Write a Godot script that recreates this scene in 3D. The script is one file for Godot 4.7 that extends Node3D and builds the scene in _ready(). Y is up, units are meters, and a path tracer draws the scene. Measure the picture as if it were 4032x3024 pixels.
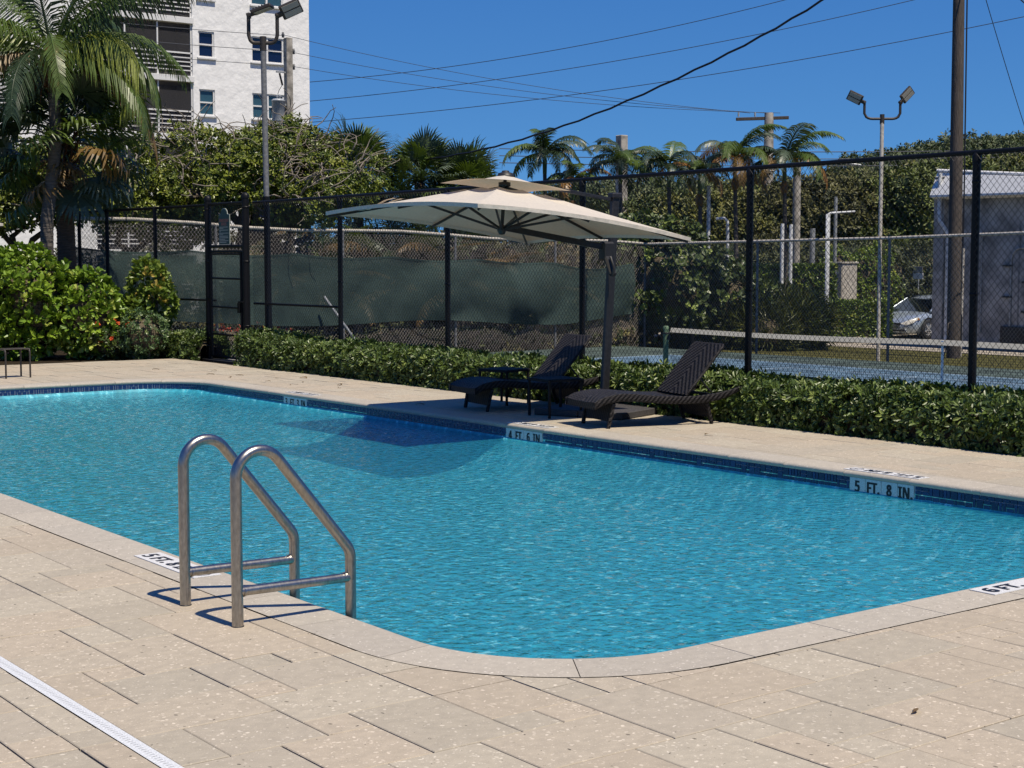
extends Node3D
# A pool deck beside a fenced tennis court. World axes: X runs along the pool, Z across it, y up, metres.

var rng := RandomNumberGenerator.new()
var M := {}
var taken := {}
const DECK := 0.0
const WATER := -0.15
const COURT := -0.55

# ---------------------------------------------------------------- naming and tagging
func numbered(parent: Node, called: String) -> String:
	var key := str(parent.get_instance_id()) + called
	var n: int = taken.get(key, 0)
	taken[key] = n + 1
	return called if n == 0 else "%s_%03d" % [called, n]

func put(o: Node3D, called: String, parent: Node = self) -> Node3D:
	o.name = numbered(parent, called)
	parent.add_child(o, true)
	return o

func tag(o: Node, label: String, category: String, group := "", kind := ""):
	if label: o.set_meta("label", label)
	if category: o.set_meta("category", category)
	if group: o.set_meta("group", group)
	if kind: o.set_meta("kind", kind)
	return o

func thing(called: String, label: String, category: String, at := Vector3.ZERO, turn := 0.0, group := "") -> Node3D:
	var o := Node3D.new()
	put(o, called)
	o.position = at
	o.rotation.y = turn
	tag(o, label, category, group)
	return o

func done(st: SurfaceTool) -> ArrayMesh:
	st.generate_normals()
	st.index()
	return st.commit()

func part(called: String, what, m: Material, parent: Node = self) -> MeshInstance3D:
	var o := MeshInstance3D.new()
	o.mesh = done(what) if what is SurfaceTool else what
	o.material_override = m
	put(o, called, parent)
	return o

func struct(called: String, what, m: Material) -> MeshInstance3D:
	var o := part(called, what, m)
	o.set_meta("kind", "structure")
	return o

func copy(o: Node3D, called: String, label: String, at: Vector3, turn: float) -> Node3D:
	var c: Node3D = o.duplicate()
	put(c, called)
	c.position = at
	c.rotation.y = turn
	c.set_meta("label", label)
	return c

# ---------------------------------------------------------------- shapes
func mb(smooth := false) -> SurfaceTool:
	var st := SurfaceTool.new()
	st.begin(Mesh.PRIMITIVE_TRIANGLES)
	st.set_smooth_group(0 if smooth else -1)
	return st

func tri(st: SurfaceTool, a: Vector3, b: Vector3, c: Vector3) -> void:
	st.add_vertex(a); st.add_vertex(b); st.add_vertex(c)

func quad(st: SurfaceTool, a: Vector3, b: Vector3, c: Vector3, d: Vector3) -> void:
	tri(st, a, b, c); tri(st, a, c, d)

func uvquad(st: SurfaceTool, p: Array, u: Array) -> void:
	for k in [0, 1, 2, 0, 2, 3]:
		st.set_uv(u[k]); st.add_vertex(p[k])

func box(st: SurfaceTool, c: Vector3, s: Vector3, b := Basis(), bevel := 0.0) -> void:
	var h := s * 0.5
	st.set_smooth_group(-1)
	if bevel <= 0.0:
		var v := []
		for k in 8:
			v.append(c + b * Vector3(h.x * (1 if k & 1 else -1), h.y * (1 if k & 2 else -1), h.z * (1 if k & 4 else -1)))
		for f in [[0, 2, 3, 1], [4, 5, 7, 6], [0, 1, 5, 4], [2, 6, 7, 3], [0, 4, 6, 2], [1, 3, 7, 5]]:
			quad(st, v[f[0]], v[f[1]], v[f[2]], v[f[3]])
		return
	var w := func(sx: int, sy: int, sz: int, ax: int) -> Vector3:
		var p := Vector3(h.x * sx, h.y * sy, h.z * sz)
		for k in 3:
			if k != ax: p[k] -= bevel * signf(p[k])
		return c + b * p
	for ax in 3:
		var i := (ax + 1) % 3
		var j := (ax + 2) % 3
		for s1 in [-1, 1]:
			var q := []
			for e in [[-1, -1], [1, -1], [1, 1], [-1, 1]]:
				var g := [0, 0, 0]
				g[ax] = s1; g[i] = e[0]; g[j] = e[1]
				q.append(w.call(g[0], g[1], g[2], ax))
			if s1 > 0: q.reverse()
			quad(st, q[0], q[1], q[2], q[3])
		for s1 in [-1, 1]:
			for s2 in [-1, 1]:
				var lo := [0, 0, 0]
				var hi := [0, 0, 0]
				lo[i] = s1; lo[j] = s2; lo[ax] = -1
				hi[i] = s1; hi[j] = s2; hi[ax] = 1
				var q := [w.call(lo[0], lo[1], lo[2], i), w.call(hi[0], hi[1], hi[2], i), w.call(hi[0], hi[1], hi[2], j), w.call(lo[0], lo[1], lo[2], j)]
				if s1 * s2 < 0: q.reverse()
				quad(st, q[0], q[1], q[2], q[3])
	for sx in [-1, 1]:
		for sy in [-1, 1]:
			for sz in [-1, 1]:
				var q := [w.call(sx, sy, sz, 0), w.call(sx, sy, sz, 1), w.call(sx, sy, sz, 2)]
				if sx * sy * sz > 0: q.reverse()
				tri(st, q[0], q[1], q[2])

func boxes(c: Vector3, s: Vector3, bevel := 0.0, b := Basis()) -> SurfaceTool:
	var st := mb()
	box(st, c, s, b, bevel)
	return st

func beam(st: SurfaceTool, a: Vector3, e: Vector3, w: float, h: float, bevel := 0.0) -> void:
	var z := (e - a).normalized()
	var x := (Vector3.UP.cross(z) if absf(z.y) < 0.99 else Vector3.RIGHT).normalized()
	box(st, (a + e) * 0.5, Vector3(w, h, a.distance_to(e)), Basis(x, z.cross(x), z), bevel)

func tube(st: SurfaceTool, pts: Array, radius, sides := 8, caps := true) -> void:
	var n := pts.size()
	var side := Vector3.ZERO
	var rings := []
	for i in n:
		var t: Vector3 = (pts[mini(i + 1, n - 1)] - pts[maxi(i - 1, 0)]).normalized()
		if side == Vector3.ZERO:
			side = (t.cross(Vector3.UP) if absf(t.y) < 0.9 else t.cross(Vector3.RIGHT)).normalized()
		side = (side - t * side.dot(t)).normalized()
		var up := side.cross(t)
		var r: float = radius[i] if radius is Array else radius
		var ring := []
		for k in sides:
			var a := TAU * k / sides
			ring.append(pts[i] + (side * cos(a) + up * sin(a)) * r)
		rings.append(ring)
	st.set_smooth_group(0)
	for i in n - 1:
		for k in sides:
			var k2 := (k + 1) % sides
			quad(st, rings[i][k], rings[i][k2], rings[i + 1][k2], rings[i + 1][k])
	if caps:
		st.set_smooth_group(-1)
		for e in [0, n - 1]:
			for k in range(1, sides - 1):
				if e == 0: tri(st, rings[e][0], rings[e][k + 1], rings[e][k])
				else: tri(st, rings[e][0], rings[e][k], rings[e][k + 1])

func tubes(pts: Array, radius, sides := 8) -> SurfaceTool:
	var st := mb(true)
	tube(st, pts, radius, sides)
	return st

func lathe(st: SurfaceTool, c: Vector3, prof: Array, sides := 12) -> void:
	st.set_smooth_group(0)
	for i in prof.size() - 1:
		for k in sides:
			var a := TAU * k / sides
			var b := TAU * (k + 1) / sides
			var p: Vector2 = prof[i]
			var q: Vector2 = prof[i + 1]
			quad(st, c + Vector3(p.x * cos(a), p.y, p.x * sin(a)), c + Vector3(p.x * cos(b), p.y, p.x * sin(b)), c + Vector3(q.x * cos(b), q.y, q.x * sin(b)), c + Vector3(q.x * cos(a), q.y, q.x * sin(a)))

func slab(st: SurfaceTool, poly: PackedVector2Array, y0: float, y1: float, bevel := 0.0) -> void:
	# a polygon in x and z made thick, its upper edge chamfered
	st.set_smooth_group(-1)
	if poly.size() < 3: return
	if Geometry2D.is_polygon_clockwise(poly): poly.reverse()
	var top := poly
	if bevel > 0.0:
		var inset := Geometry2D.offset_polygon(poly, -bevel)
		if inset.size() == 1 and inset[0].size() == poly.size():
			# match the first corner
			top = inset[0]
			if Geometry2D.is_polygon_clockwise(top): top.reverse()
			var best := 0
			for k in top.size():
				if top[k].distance_squared_to(poly[0]) < top[best].distance_squared_to(poly[0]): best = k
			var again := PackedVector2Array()
			for k in top.size(): again.append(top[(best + k) % top.size()])
			top = again
	var idx := Geometry2D.triangulate_polygon(top)
	for k in range(0, idx.size(), 3):
		var a := top[idx[k]]
		var b := top[idx[k + 1]]
		var c := top[idx[k + 2]]
		if (b - a).cross(c - a) < 0.0:
			var s := b; b = c; c = s
		tri(st, Vector3(a.x, y1, a.y), Vector3(b.x, y1, b.y), Vector3(c.x, y1, c.y))
	var n := poly.size()
	for k in n:
		var a := poly[k]
		var b := poly[(k + 1) % n]
		var yb := y1
		if top != poly:
			var ta := top[k]
			var tb := top[(k + 1) % n]
			yb = y1 - bevel
			quad(st, Vector3(a.x, yb, a.y), Vector3(b.x, yb, b.y), Vector3(tb.x, y1, tb.y), Vector3(ta.x, y1, ta.y))
		quad(st, Vector3(a.x, y0, a.y), Vector3(b.x, y0, b.y), Vector3(b.x, yb, b.y), Vector3(a.x, yb, a.y))

func rect(x0: float, z0: float, x1: float, z1: float) -> PackedVector2Array:
	return PackedVector2Array([Vector2(x0, z0), Vector2(x1, z0), Vector2(x1, z1), Vector2(x0, z1)])

func holed(st: SurfaceTool, u0: float, u1: float, v0: float, v1: float, holes: Array, o: Vector3, ud: Vector3, depth: Vector3) -> void:
	# a wall in the plane of ud and y with rectangular openings [u0, u1, v0, v1], their reveals as deep as depth
	st.set_smooth_group(-1)
	var us := [u0, u1]
	var vs := [v0, v1]
	for h in holes:
		us += [h[0], h[1]]; vs += [h[2], h[3]]
	us.sort(); vs.sort()
	var P := func(u: float, v: float) -> Vector3: return o + ud * u + Vector3.UP * v
	for i in us.size() - 1:
		for j in vs.size() - 1:
			if us[i + 1] - us[i] < 1e-4 or vs[j + 1] - vs[j] < 1e-4: continue
			var cu: float = (us[i] + us[i + 1]) / 2
			var cv: float = (vs[j] + vs[j + 1]) / 2
			var hit := false
			for h in holes:
				if cu > h[0] and cu < h[1] and cv > h[2] and cv < h[3]: hit = true
			if not hit: quad(st, P.call(us[i], vs[j]), P.call(us[i], vs[j + 1]), P.call(us[i + 1], vs[j + 1]), P.call(us[i + 1], vs[j]))
	for h in holes:
		var c := [P.call(h[0], h[2]), P.call(h[1], h[2]), P.call(h[1], h[3]), P.call(h[0], h[3])]
		for k in 4: quad(st, c[k], c[(k + 1) % 4], c[(k + 1) % 4] + depth, c[k] + depth)

func text_mesh(words: String, size: float, bold := true) -> ArrayMesh:
	# raised lettering; bold letters are thickened by drawing them again a little to each side
	var t := TextMesh.new()
	var f := SystemFont.new()
	f.font_names = PackedStringArray(["Droid Sans"])
	f.font_weight = 700
	t.font = f
	t.text = words
	t.font_size = 64
	t.pixel_size = size / 46.0
	t.depth = 0.0012
	var st := SurfaceTool.new()
	st.begin(Mesh.PRIMITIVE_TRIANGLES)
	for k in ([-1, 0, 1] if bold else [0]):
		st.append_from(t, 0, Transform3D(Basis(), Vector3(size * 0.045 * k, size * 0.012 * absf(k), 0.0002 * (k + 1))))
	return st.commit()

# ---------------------------------------------------------------- materials
func lin(r: float, g: float, b: float) -> Color:
	return Color(r, g, b).linear_to_srgb()

func mat(c: Color, rough := 0.7, metal := 0.0, spec := 0.5) -> StandardMaterial3D:
	var m := StandardMaterial3D.new()
	m.albedo_color = c
	m.roughness = rough
	m.metallic = metal
	m.metallic_specular = spec
	return m

func noise_tex(freq: float, lo: float, hi: float, octaves := 4, sd := 1, size := 512, kind := FastNoiseLite.TYPE_SIMPLEX_SMOOTH) -> ImageTexture:
	# seamless grey grain between lo and hi
	var n := FastNoiseLite.new()
	n.seed = sd
	n.noise_type = kind
	n.frequency = freq
	n.fractal_octaves = octaves
	var im := n.get_seamless_image(size, size)
	im.convert(Image.FORMAT_L8)
	var d := im.get_data()
	for k in d.size(): d[k] = int(255.0 * clampf(lerpf(lo, hi, d[k] / 255.0), 0, 1))
	return ImageTexture.create_from_image(Image.create_from_data(size, size, false, Image.FORMAT_L8, d))

func grain(m: StandardMaterial3D, tex: Texture2D, scale, bump: Texture2D = null, depth := 0.0) -> StandardMaterial3D:
	m.albedo_texture = tex
	if bump:
		m.heightmap_enabled = true
		m.heightmap_texture = bump
		m.heightmap_scale = depth
	m.uv1_triplanar = true
	m.uv1_world_triplanar = true
	m.uv1_scale = scale if scale is Vector3 else Vector3.ONE * scale
	return m

func leaf_mat(rough := 0.4, back := 0.5) -> StandardMaterial3D:
	var m := mat(Color.WHITE, rough)
	m.vertex_color_use_as_albedo = true
	m.backlight_enabled = true
	m.backlight = Color(back, back, back * 0.6)
	m.cull_mode = BaseMaterial3D.CULL_DISABLED
	return m

func speckle(size: int, sd: int, flecks: int, base: Array, pale: Array) -> ImageTexture:
	# shell stone: fine sandy grain, pale shell chips of several sizes, a few dark pits
	var n := FastNoiseLite.new()
	n.seed = sd; n.frequency = 0.012; n.fractal_octaves = 4
	var im := n.get_seamless_image(size, size)
	im.convert(Image.FORMAT_L8)
	var g := im.get_data()
	var d := PackedByteArray()
	d.resize(size * size * 3)
	var r := RandomNumberGenerator.new()
	r.seed = sd
	for k in size * size:
		var v := 0.95 + 0.07 * (g[k] / 255.0 - 0.5) + r.randf_range(-0.055, 0.055)
		for c in 3: d[k * 3 + c] = int(255.0 * clampf(base[c] * v, 0, 1))
	for f in flecks:
		var cx := r.randi() % size
		var cy := r.randi() % size
		var big := pow(r.randf(), 5.0)
		var a := 1.2 + 7.5 * big
		var b := a * r.randf_range(0.35, 0.7)
		var th := r.randf() * PI
		var dark := r.randf() < 0.06
		var ring := r.randf() < 0.15 and a > 3.0
		var s := r.randf_range(0.45, 1.0)
		for dy in range(-8, 9):
			for dx in range(-8, 9):
				var u := (dx * cos(th) + dy * sin(th)) / a
				var w := (dy * cos(th) - dx * sin(th)) / b
				var q := u * u + w * w
				if q > 1.0 or (ring and q < 0.45): continue
				var at := (posmod(cy + dy, size) * size + posmod(cx + dx, size)) * 3
				for c in 3:
					var to: float = base[c] * 0.45 if dark else pale[c]
					d[at + c] = int(clampf(lerpf(d[at + c], 255.0 * to, s), 0.0, 255.0))
	return ImageTexture.create_from_image(Image.create_from_data(size, size, false, Image.FORMAT_RGB8, d))

func weave_tex(size: int, height: bool) -> ImageTexture:
	# flat wicker strands over and under in a herringbone: strand edges, tone from strand to strand
	var d := PackedByteArray()
	d.resize(size * size)
	var cells := 16
	var cell := size / cells
	var r := RandomNumberGenerator.new()
	r.seed = 4
	var tone := []
	for k in cells: tone.append(r.randf_range(0.8, 1.0))
	for y in size:
		for x in size:
			var i := x / cell
			var j := y / cell
			var over := (i + j) % 4 < 2
			var across := float(x % cell) / cell if not over else float(y % cell) / cell
			var edge := absf(across - 0.5) * 2.0
			var v: float = (1.0 - pow(edge, 4.0)) if height else (0.62 if edge > 0.82 else (1.0 if over else 0.38)) * float(tone[(j if over else i) % cells])
			d[y * size + x] = int(255.0 * clampf(v, 0, 1))
	return ImageTexture.create_from_image(Image.create_from_data(size, size, false, Image.FORMAT_L8, d))

func materials() -> void:
	var g1 := noise_tex(0.02, 0.72, 1.08, 5, 11)
	var g2 := noise_tex(0.006, 0.62, 1.12, 5, 12)
	var g3 := noise_tex(0.05, 0.8, 1.05, 3, 13)
	var b1 := noise_tex(0.03, 0.0, 1.0, 4, 14)
	var b2 := noise_tex(0.012, 0.0, 1.0, 5, 15)
	M.g1 = g1; M.g2 = g2; M.g3 = g3; M.b1 = b1; M.b2 = b2
	# paving
	var sp := [speckle(1024, 21, 4200, [0.86, 0.855, 0.84], [1.0, 1.0, 1.0]), speckle(1024, 22, 3200, [0.86, 0.855, 0.84], [1.0, 1.0, 1.0])]
	M.pavers = []
	var tones := [lin(0.60, 0.53, 0.425), lin(0.575, 0.515, 0.42), lin(0.615, 0.535, 0.425), lin(0.585, 0.51, 0.405), lin(0.61, 0.55, 0.445), lin(0.56, 0.505, 0.41)]
	for k in 6:
		var m := grain(mat(tones[k], 0.85, 0, 0.3), sp[k % 2], 1.0 / 1.1, b1, 0.25)
		m.uv1_offset = Vector3(0.37 * k, 0.21 * k, 0.53 * k)
		M.pavers.append(m)
	M.coping = []
	for k in 3:
		var m := grain(mat([lin(0.60, 0.555, 0.48), lin(0.575, 0.53, 0.46), lin(0.62, 0.57, 0.49)][k], 0.85, 0, 0.3), sp[1], 1.0 / 0.9, b1, 0.2)
		m.uv1_offset = Vector3(0.7 * k, 0.3 * k, 0.1 * k)
		M.coping.append(m)
	M.sand = grain(mat(lin(0.10, 0.082, 0.06), 0.95, 0, 0.2), g3, 4.0, b1, 0.3)
	M.soil = grain(mat(lin(0.045, 0.034, 0.022), 0.95, 0, 0.2), g3, 3.0, b1, 2.0)
	M.grass = grain(mat(lin(0.125, 0.118, 0.040), 0.95, 0, 0.2), g2, 1.2, b1, 3.0)
	M.gravel = grain(mat(lin(0.46, 0.41, 0.34), 0.95, 0, 0.2), g3, 2.0, b1, 1.0)
	M.court_green = grain(mat(lin(0.085, 0.115, 0.10), 0.8, 0, 0.3), g2, 0.35, b1, 0.1)
	M.court_blue = grain(mat(lin(0.115, 0.19, 0.26), 0.75, 0, 0.3), g2, 0.4, b1, 0.1)
	M.court_line = grain(mat(lin(0.42, 0.55, 0.66), 0.8), g1, 1.0)
	M.concrete = grain(mat(lin(0.42, 0.39, 0.34), 0.9, 0, 0.3), g2, 0.7, b1, 0.3)
	M.stucco = grain(mat(lin(0.80, 0.80, 0.78), 0.9, 0, 0.3), noise_tex(0.01, 0.965, 1.02, 4, 31), 0.25, noise_tex(0.012, 0, 1, 4, 32), 2.2)
	M.white = grain(mat(lin(0.80, 0.80, 0.78), 0.55), g3, 1.2)
	M.white_pipe = grain(mat(lin(0.74, 0.75, 0.74), 0.45), g1, 0.8)
	M.grey_wall = grain(mat(lin(0.40, 0.385, 0.36), 0.8, 0, 0.3), g2, 0.4)
	M.black_steel = grain(mat(lin(0.008, 0.008, 0.009), 0.45, 0, 0.3), g1, 3.0)
	M.black_wire = mat(lin(0.040, 0.040, 0.040), 0.5, 0.0, 0.4)
	M.galv = grain(mat(lin(0.42, 0.43, 0.43), 0.5, 0.4), g1, 2.0)
	M.galv_wire = mat(lin(0.36, 0.33, 0.29), 0.6, 0.2)
	M.rail_tan = grain(mat(lin(0.55, 0.50, 0.42), 0.6, 0.1), g1, 1.0)
	M.grey_pole = grain(mat(lin(0.20, 0.20, 0.20), 0.55, 0.1), g1, 1.5)
	M.lamp_brown = grain(mat(lin(0.055, 0.045, 0.035), 0.5, 0.2), g1, 3.0)
	M.lamp_lens = mat(lin(0.35, 0.33, 0.28), 0.3)
	M.steel = mat(lin(0.44, 0.415, 0.375), 0.24, 1.0)
	grain(M.steel, noise_tex(0.05, 0.78, 1.04, 5, 41), Vector3(3.0, 0.8, 3.0), b1, 0.004)
	M.steel.roughness_texture = noise_tex(0.02, 0.75, 1.0, 4, 42)
	M.steel.roughness = 0.36
	M.green_post = grain(mat(lin(0.12, 0.19, 0.10), 0.6), g1, 2.0)
	M.rope = grain(mat(lin(0.66, 0.60, 0.46), 0.8), g3, 5.0)
	M.net_cord = mat(lin(0.018, 0.018, 0.016), 0.8)
	M.wood = grain(mat(lin(0.105, 0.088, 0.075), 0.9, 0, 0.3), g1, Vector3(3.0, 0.22, 3.0), b1, 1.2)
	M.bark = grain(mat(lin(0.15, 0.125, 0.10), 0.95, 0, 0.2), g1, Vector3(1.5, 0.7, 1.5), b2, 3.0)
	M.bark_pale = grain(mat(lin(0.27, 0.235, 0.19), 0.95, 0, 0.2), g1, 1.2, b2, 2.0)
	M.palm_bark = grain(mat(lin(0.135, 0.12, 0.105), 0.95, 0, 0.2), g1, Vector3(0.6, 2.2, 0.6), b2, 2.0)
	M.palm_red = grain(mat(lin(0.19, 0.115, 0.075), 0.95, 0, 0.2), g1, Vector3(0.6, 3.0, 0.6), b2, 2.0)
	M.fibre = grain(mat(lin(0.10, 0.045, 0.02), 0.95, 0, 0.2), g1, 2.0, b2, 2.0)
	M.rubber = grain(mat(lin(0.014, 0.014, 0.015), 0.75), g1, 4.0)
	M.cable = mat(lin(0.006, 0.007, 0.012), 0.55)
	M.wire = mat(lin(0.03, 0.04, 0.06), 0.5)
	M.transformer = grain(mat(lin(0.42, 0.45, 0.47), 0.4), g1, 1.5)
	# pool
	M.grout = grain(mat(lin(0.38, 0.46, 0.56), 0.8), g3, 6.0)
	M.tiles = []
	for c in [[0.012, 0.035, 0.125], [0.010, 0.028, 0.105], [0.016, 0.045, 0.150], [0.009, 0.024, 0.085]]:
		M.tiles.append(grain(mat(lin(c[0], c[1], c[2]), 0.18, 0, 0.5), g1, 9.0))
	M.marker = grain(mat(lin(0.60, 0.66, 0.64), 0.3), g3, 3.0)
	M.ink = mat(lin(0.008, 0.009, 0.012), 0.5)
	M.plate = grain(mat(lin(0.70, 0.70, 0.68), 0.55), g3, 4.0)
	M.drain = grain(mat(lin(0.72, 0.74, 0.74), 0.45), g3, 4.0)
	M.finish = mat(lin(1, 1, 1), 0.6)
	grain(M.finish, caustic_mottle(1024, 51), 1.0 / 2.6, b1, 0.4)  # floor colour with the caustic light painted in
	var w := mat(lin(0.028, 0.32, 0.42), 0.03, 0, 0.5)
	w.transparency = BaseMaterial3D.TRANSPARENCY_ALPHA
	w.albedo_color.a = 0.38
	w.heightmap_enabled = true
	w.heightmap_texture = noise_tex(0.026, 0, 1, 3, 61)
	w.heightmap_scale = 1.5
	w.uv1_triplanar = true; w.uv1_world_triplanar = true
	w.uv1_scale = Vector3.ONE / 1.25
	M.water = w
	# furniture
	var wk := mat(lin(0.052, 0.047, 0.047), 0.5, 0, 0.3)
	wk.albedo_texture = weave_tex(512, false)
	wk.heightmap_enabled = true
	wk.heightmap_texture = weave_tex(512, true)
	wk.heightmap_scale = 0.6
	M.wicker = wk
	var wr: StandardMaterial3D = wk.duplicate()
	wr.uv1_triplanar = true
	wr.uv1_scale = Vector3.ONE * 5.0
	M.wicker_rail = wr
	M.dark_frame = grain(mat(lin(0.016, 0.016, 0.018), 0.5), g1, 3.0)
	M.mast = grain(mat(lin(0.022, 0.022, 0.025), 0.45, 0.1), g1, 2.0)
	M.weight = grain(mat(lin(0.060, 0.056, 0.056), 0.7), g1, 3.0, b1, 0.2)
	var cv := grain(mat(lin(0.66, 0.61, 0.53), 0.9, 0, 0.2), noise_tex(0.04, 0.93, 1.02, 4, 71), 1.2, noise_tex(0.006, 0, 1, 3, 72), 1.2)
	cv.backlight_enabled = true
	cv.backlight = Color(0.70, 0.64, 0.54)
	M.canvas = cv
	M.table_metal = grain(mat(lin(0.022, 0.020, 0.019), 0.6, 0, 0.25), g1, 3.0)
	var gl := mat(Color(0.1, 0.13, 0.16, 0.25), 0.05)
	gl.transparency = BaseMaterial3D.TRANSPARENCY_ALPHA
	M.pane = gl
	M.window_dark = mat(lin(0.004, 0.008, 0.035), 0.06, 0, 0.6)
	M.window_blue = mat(lin(0.03, 0.075, 0.10), 0.08, 0, 0.6)
	M.blind = mat(lin(0.48, 0.52, 0.54), 0.6)
	M.inside = grain(mat(lin(0.42, 0.39, 0.36), 0.9), g3, 0.5)
	var isn := mat(lin(0.03, 0.03, 0.034), 0.9)
	isn.transparency = BaseMaterial3D.TRANSPARENCY_ALPHA
	isn.albedo_color.a = 0.62
	M.insect_screen = isn
	var sc := grain(mat(lin(0.055, 0.085, 0.078), 0.9, 0, 0.2), g3, 0.8)
	sc.transparency = BaseMaterial3D.TRANSPARENCY_ALPHA
	sc.albedo_color.a = 0.84
	M.screen = sc
	M.sign_green = grain(mat(lin(0.018, 0.055, 0.045), 0.5), g3, 3.0)
	M.sign_print = mat(lin(0.40, 0.42, 0.36), 0.6)
	M.sign_red = mat(lin(0.30, 0.12, 0.09), 0.6)
	# car
	var paint := mat(lin(0.36, 0.42, 0.48), 0.35, 0.45)
	paint.clearcoat_enabled = true
	paint.clearcoat = 0.8
	paint.clearcoat_roughness = 0.06
	M.paint = paint
	M.car_glass = mat(lin(0.02, 0.03, 0.032), 0.05, 0, 0.7)
	M.chrome = mat(lin(0.6, 0.6, 0.6), 0.2, 1.0)
	M.lens = mat(lin(0.6, 0.58, 0.52), 0.15, 0, 0.6)
	M.amber = mat(lin(0.5, 0.18, 0.03), 0.3)
	M.dark = mat(lin(0.012, 0.012, 0.013), 0.6)
	# leaves
	M.leaf = leaf_mat(0.42, 0.45)
	M.leaf_gloss = leaf_mat(0.42, 0.5)
	M.leaf_dull = leaf_mat(0.6, 0.35)
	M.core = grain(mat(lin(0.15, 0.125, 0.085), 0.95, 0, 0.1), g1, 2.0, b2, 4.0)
	for a in [["frond_green", 0.075, 0.115, 0.022], ["frond_lime", 0.19, 0.22, 0.035], ["frond_dark", 0.030, 0.052, 0.024], ["frond_brown", 0.155, 0.095, 0.030], ["frond_dry", 0.24, 0.19, 0.12], ["frond_orange", 0.24, 0.12, 0.03], ["frond_blue", 0.075, 0.105, 0.070], ["stem_yellow", 0.28, 0.22, 0.06]]:
		var m := grain(mat(lin(a[1] * 1.5, a[2] * 1.5, a[3] * 1.45), 0.42, 0, 0.5), g1, 2.0)
		m.backlight_enabled = true
		m.backlight = Color(0.7, 0.7, 0.4)
		m.cull_mode = BaseMaterial3D.CULL_DISABLED
		M[a[0]] = m

func caustic_mottle(size: int, sd: int) -> ImageTexture:
	# aqua pool floor; mottling and pale cells paint the sunlight caustics into its colour
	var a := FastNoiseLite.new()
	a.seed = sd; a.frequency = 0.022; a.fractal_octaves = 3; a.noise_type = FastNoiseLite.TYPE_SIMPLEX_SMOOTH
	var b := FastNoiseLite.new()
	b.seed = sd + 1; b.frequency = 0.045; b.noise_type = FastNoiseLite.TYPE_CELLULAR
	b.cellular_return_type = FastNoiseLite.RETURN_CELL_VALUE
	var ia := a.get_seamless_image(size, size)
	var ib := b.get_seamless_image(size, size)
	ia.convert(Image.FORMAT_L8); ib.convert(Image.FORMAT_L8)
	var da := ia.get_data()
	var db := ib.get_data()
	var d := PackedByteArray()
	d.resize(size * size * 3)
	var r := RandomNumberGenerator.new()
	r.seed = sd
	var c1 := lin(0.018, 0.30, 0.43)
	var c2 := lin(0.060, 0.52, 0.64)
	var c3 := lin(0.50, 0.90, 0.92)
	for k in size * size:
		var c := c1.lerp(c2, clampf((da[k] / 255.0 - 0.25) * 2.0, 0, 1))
		c = c.lerp(c3, 0.75) if db[k] > 200 else c  # pale cells: bright caustic light put into the floor colour
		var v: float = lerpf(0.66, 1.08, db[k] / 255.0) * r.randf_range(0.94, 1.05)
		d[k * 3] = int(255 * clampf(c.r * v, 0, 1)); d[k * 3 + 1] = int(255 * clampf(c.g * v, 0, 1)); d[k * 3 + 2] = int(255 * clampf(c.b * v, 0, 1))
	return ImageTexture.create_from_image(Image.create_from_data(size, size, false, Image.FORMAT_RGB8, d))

# ---------------------------------------------------------------- foliage
func leaf_cluster(n: int, length: float, width: float, cup: float, sd: int, stem := 0.25) -> ArrayMesh:
	# a rosette of n folded, pointed leaves round a short twig that points up y
	var r := RandomNumberGenerator.new()
	r.seed = sd
	var st := mb()
	st.set_smooth_group(-1)
	for k in n:
		var a := TAU * (k + r.randf_range(-0.3, 0.3)) / n * 1.618 * 2.0
		var e := r.randf_range(cup - 0.5, cup + 0.45)
		var out := Vector3(cos(a) * cos(e), sin(e), sin(a) * cos(e))
		var side := out.cross(Vector3.UP).normalized().rotated(out, r.randf_range(-0.7, 0.7))
		var up := side.cross(out)
		var l := length * r.randf_range(0.75, 1.15)
		var w := width * r.randf_range(0.8, 1.1) * 0.5
		var b := out * l * stem * 0.4 + Vector3.UP * r.randf_range(-0.3, 0.3) * length
		var mid := b + out * l * 0.55 - up * w * 0.25
		var tip := b + out * l - up * l * 0.12
		var l1 := b + out * l * 0.5 + side * w + up * w * 0.3
		var l2 := b + out * l * 0.5 - side * w + up * w * 0.3
		var l3 := b + out * l * 0.82 + side * w * 0.72
		var l4 := b + out * l * 0.82 - side * w * 0.72
		tri(st, b, mid, l1); tri(st, l1, mid, l3); tri(st, l3, mid, tip)
		tri(st, b, l2, mid); tri(st, l2, l4, mid); tri(st, l4, tip, mid)
	return done(st)

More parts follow.
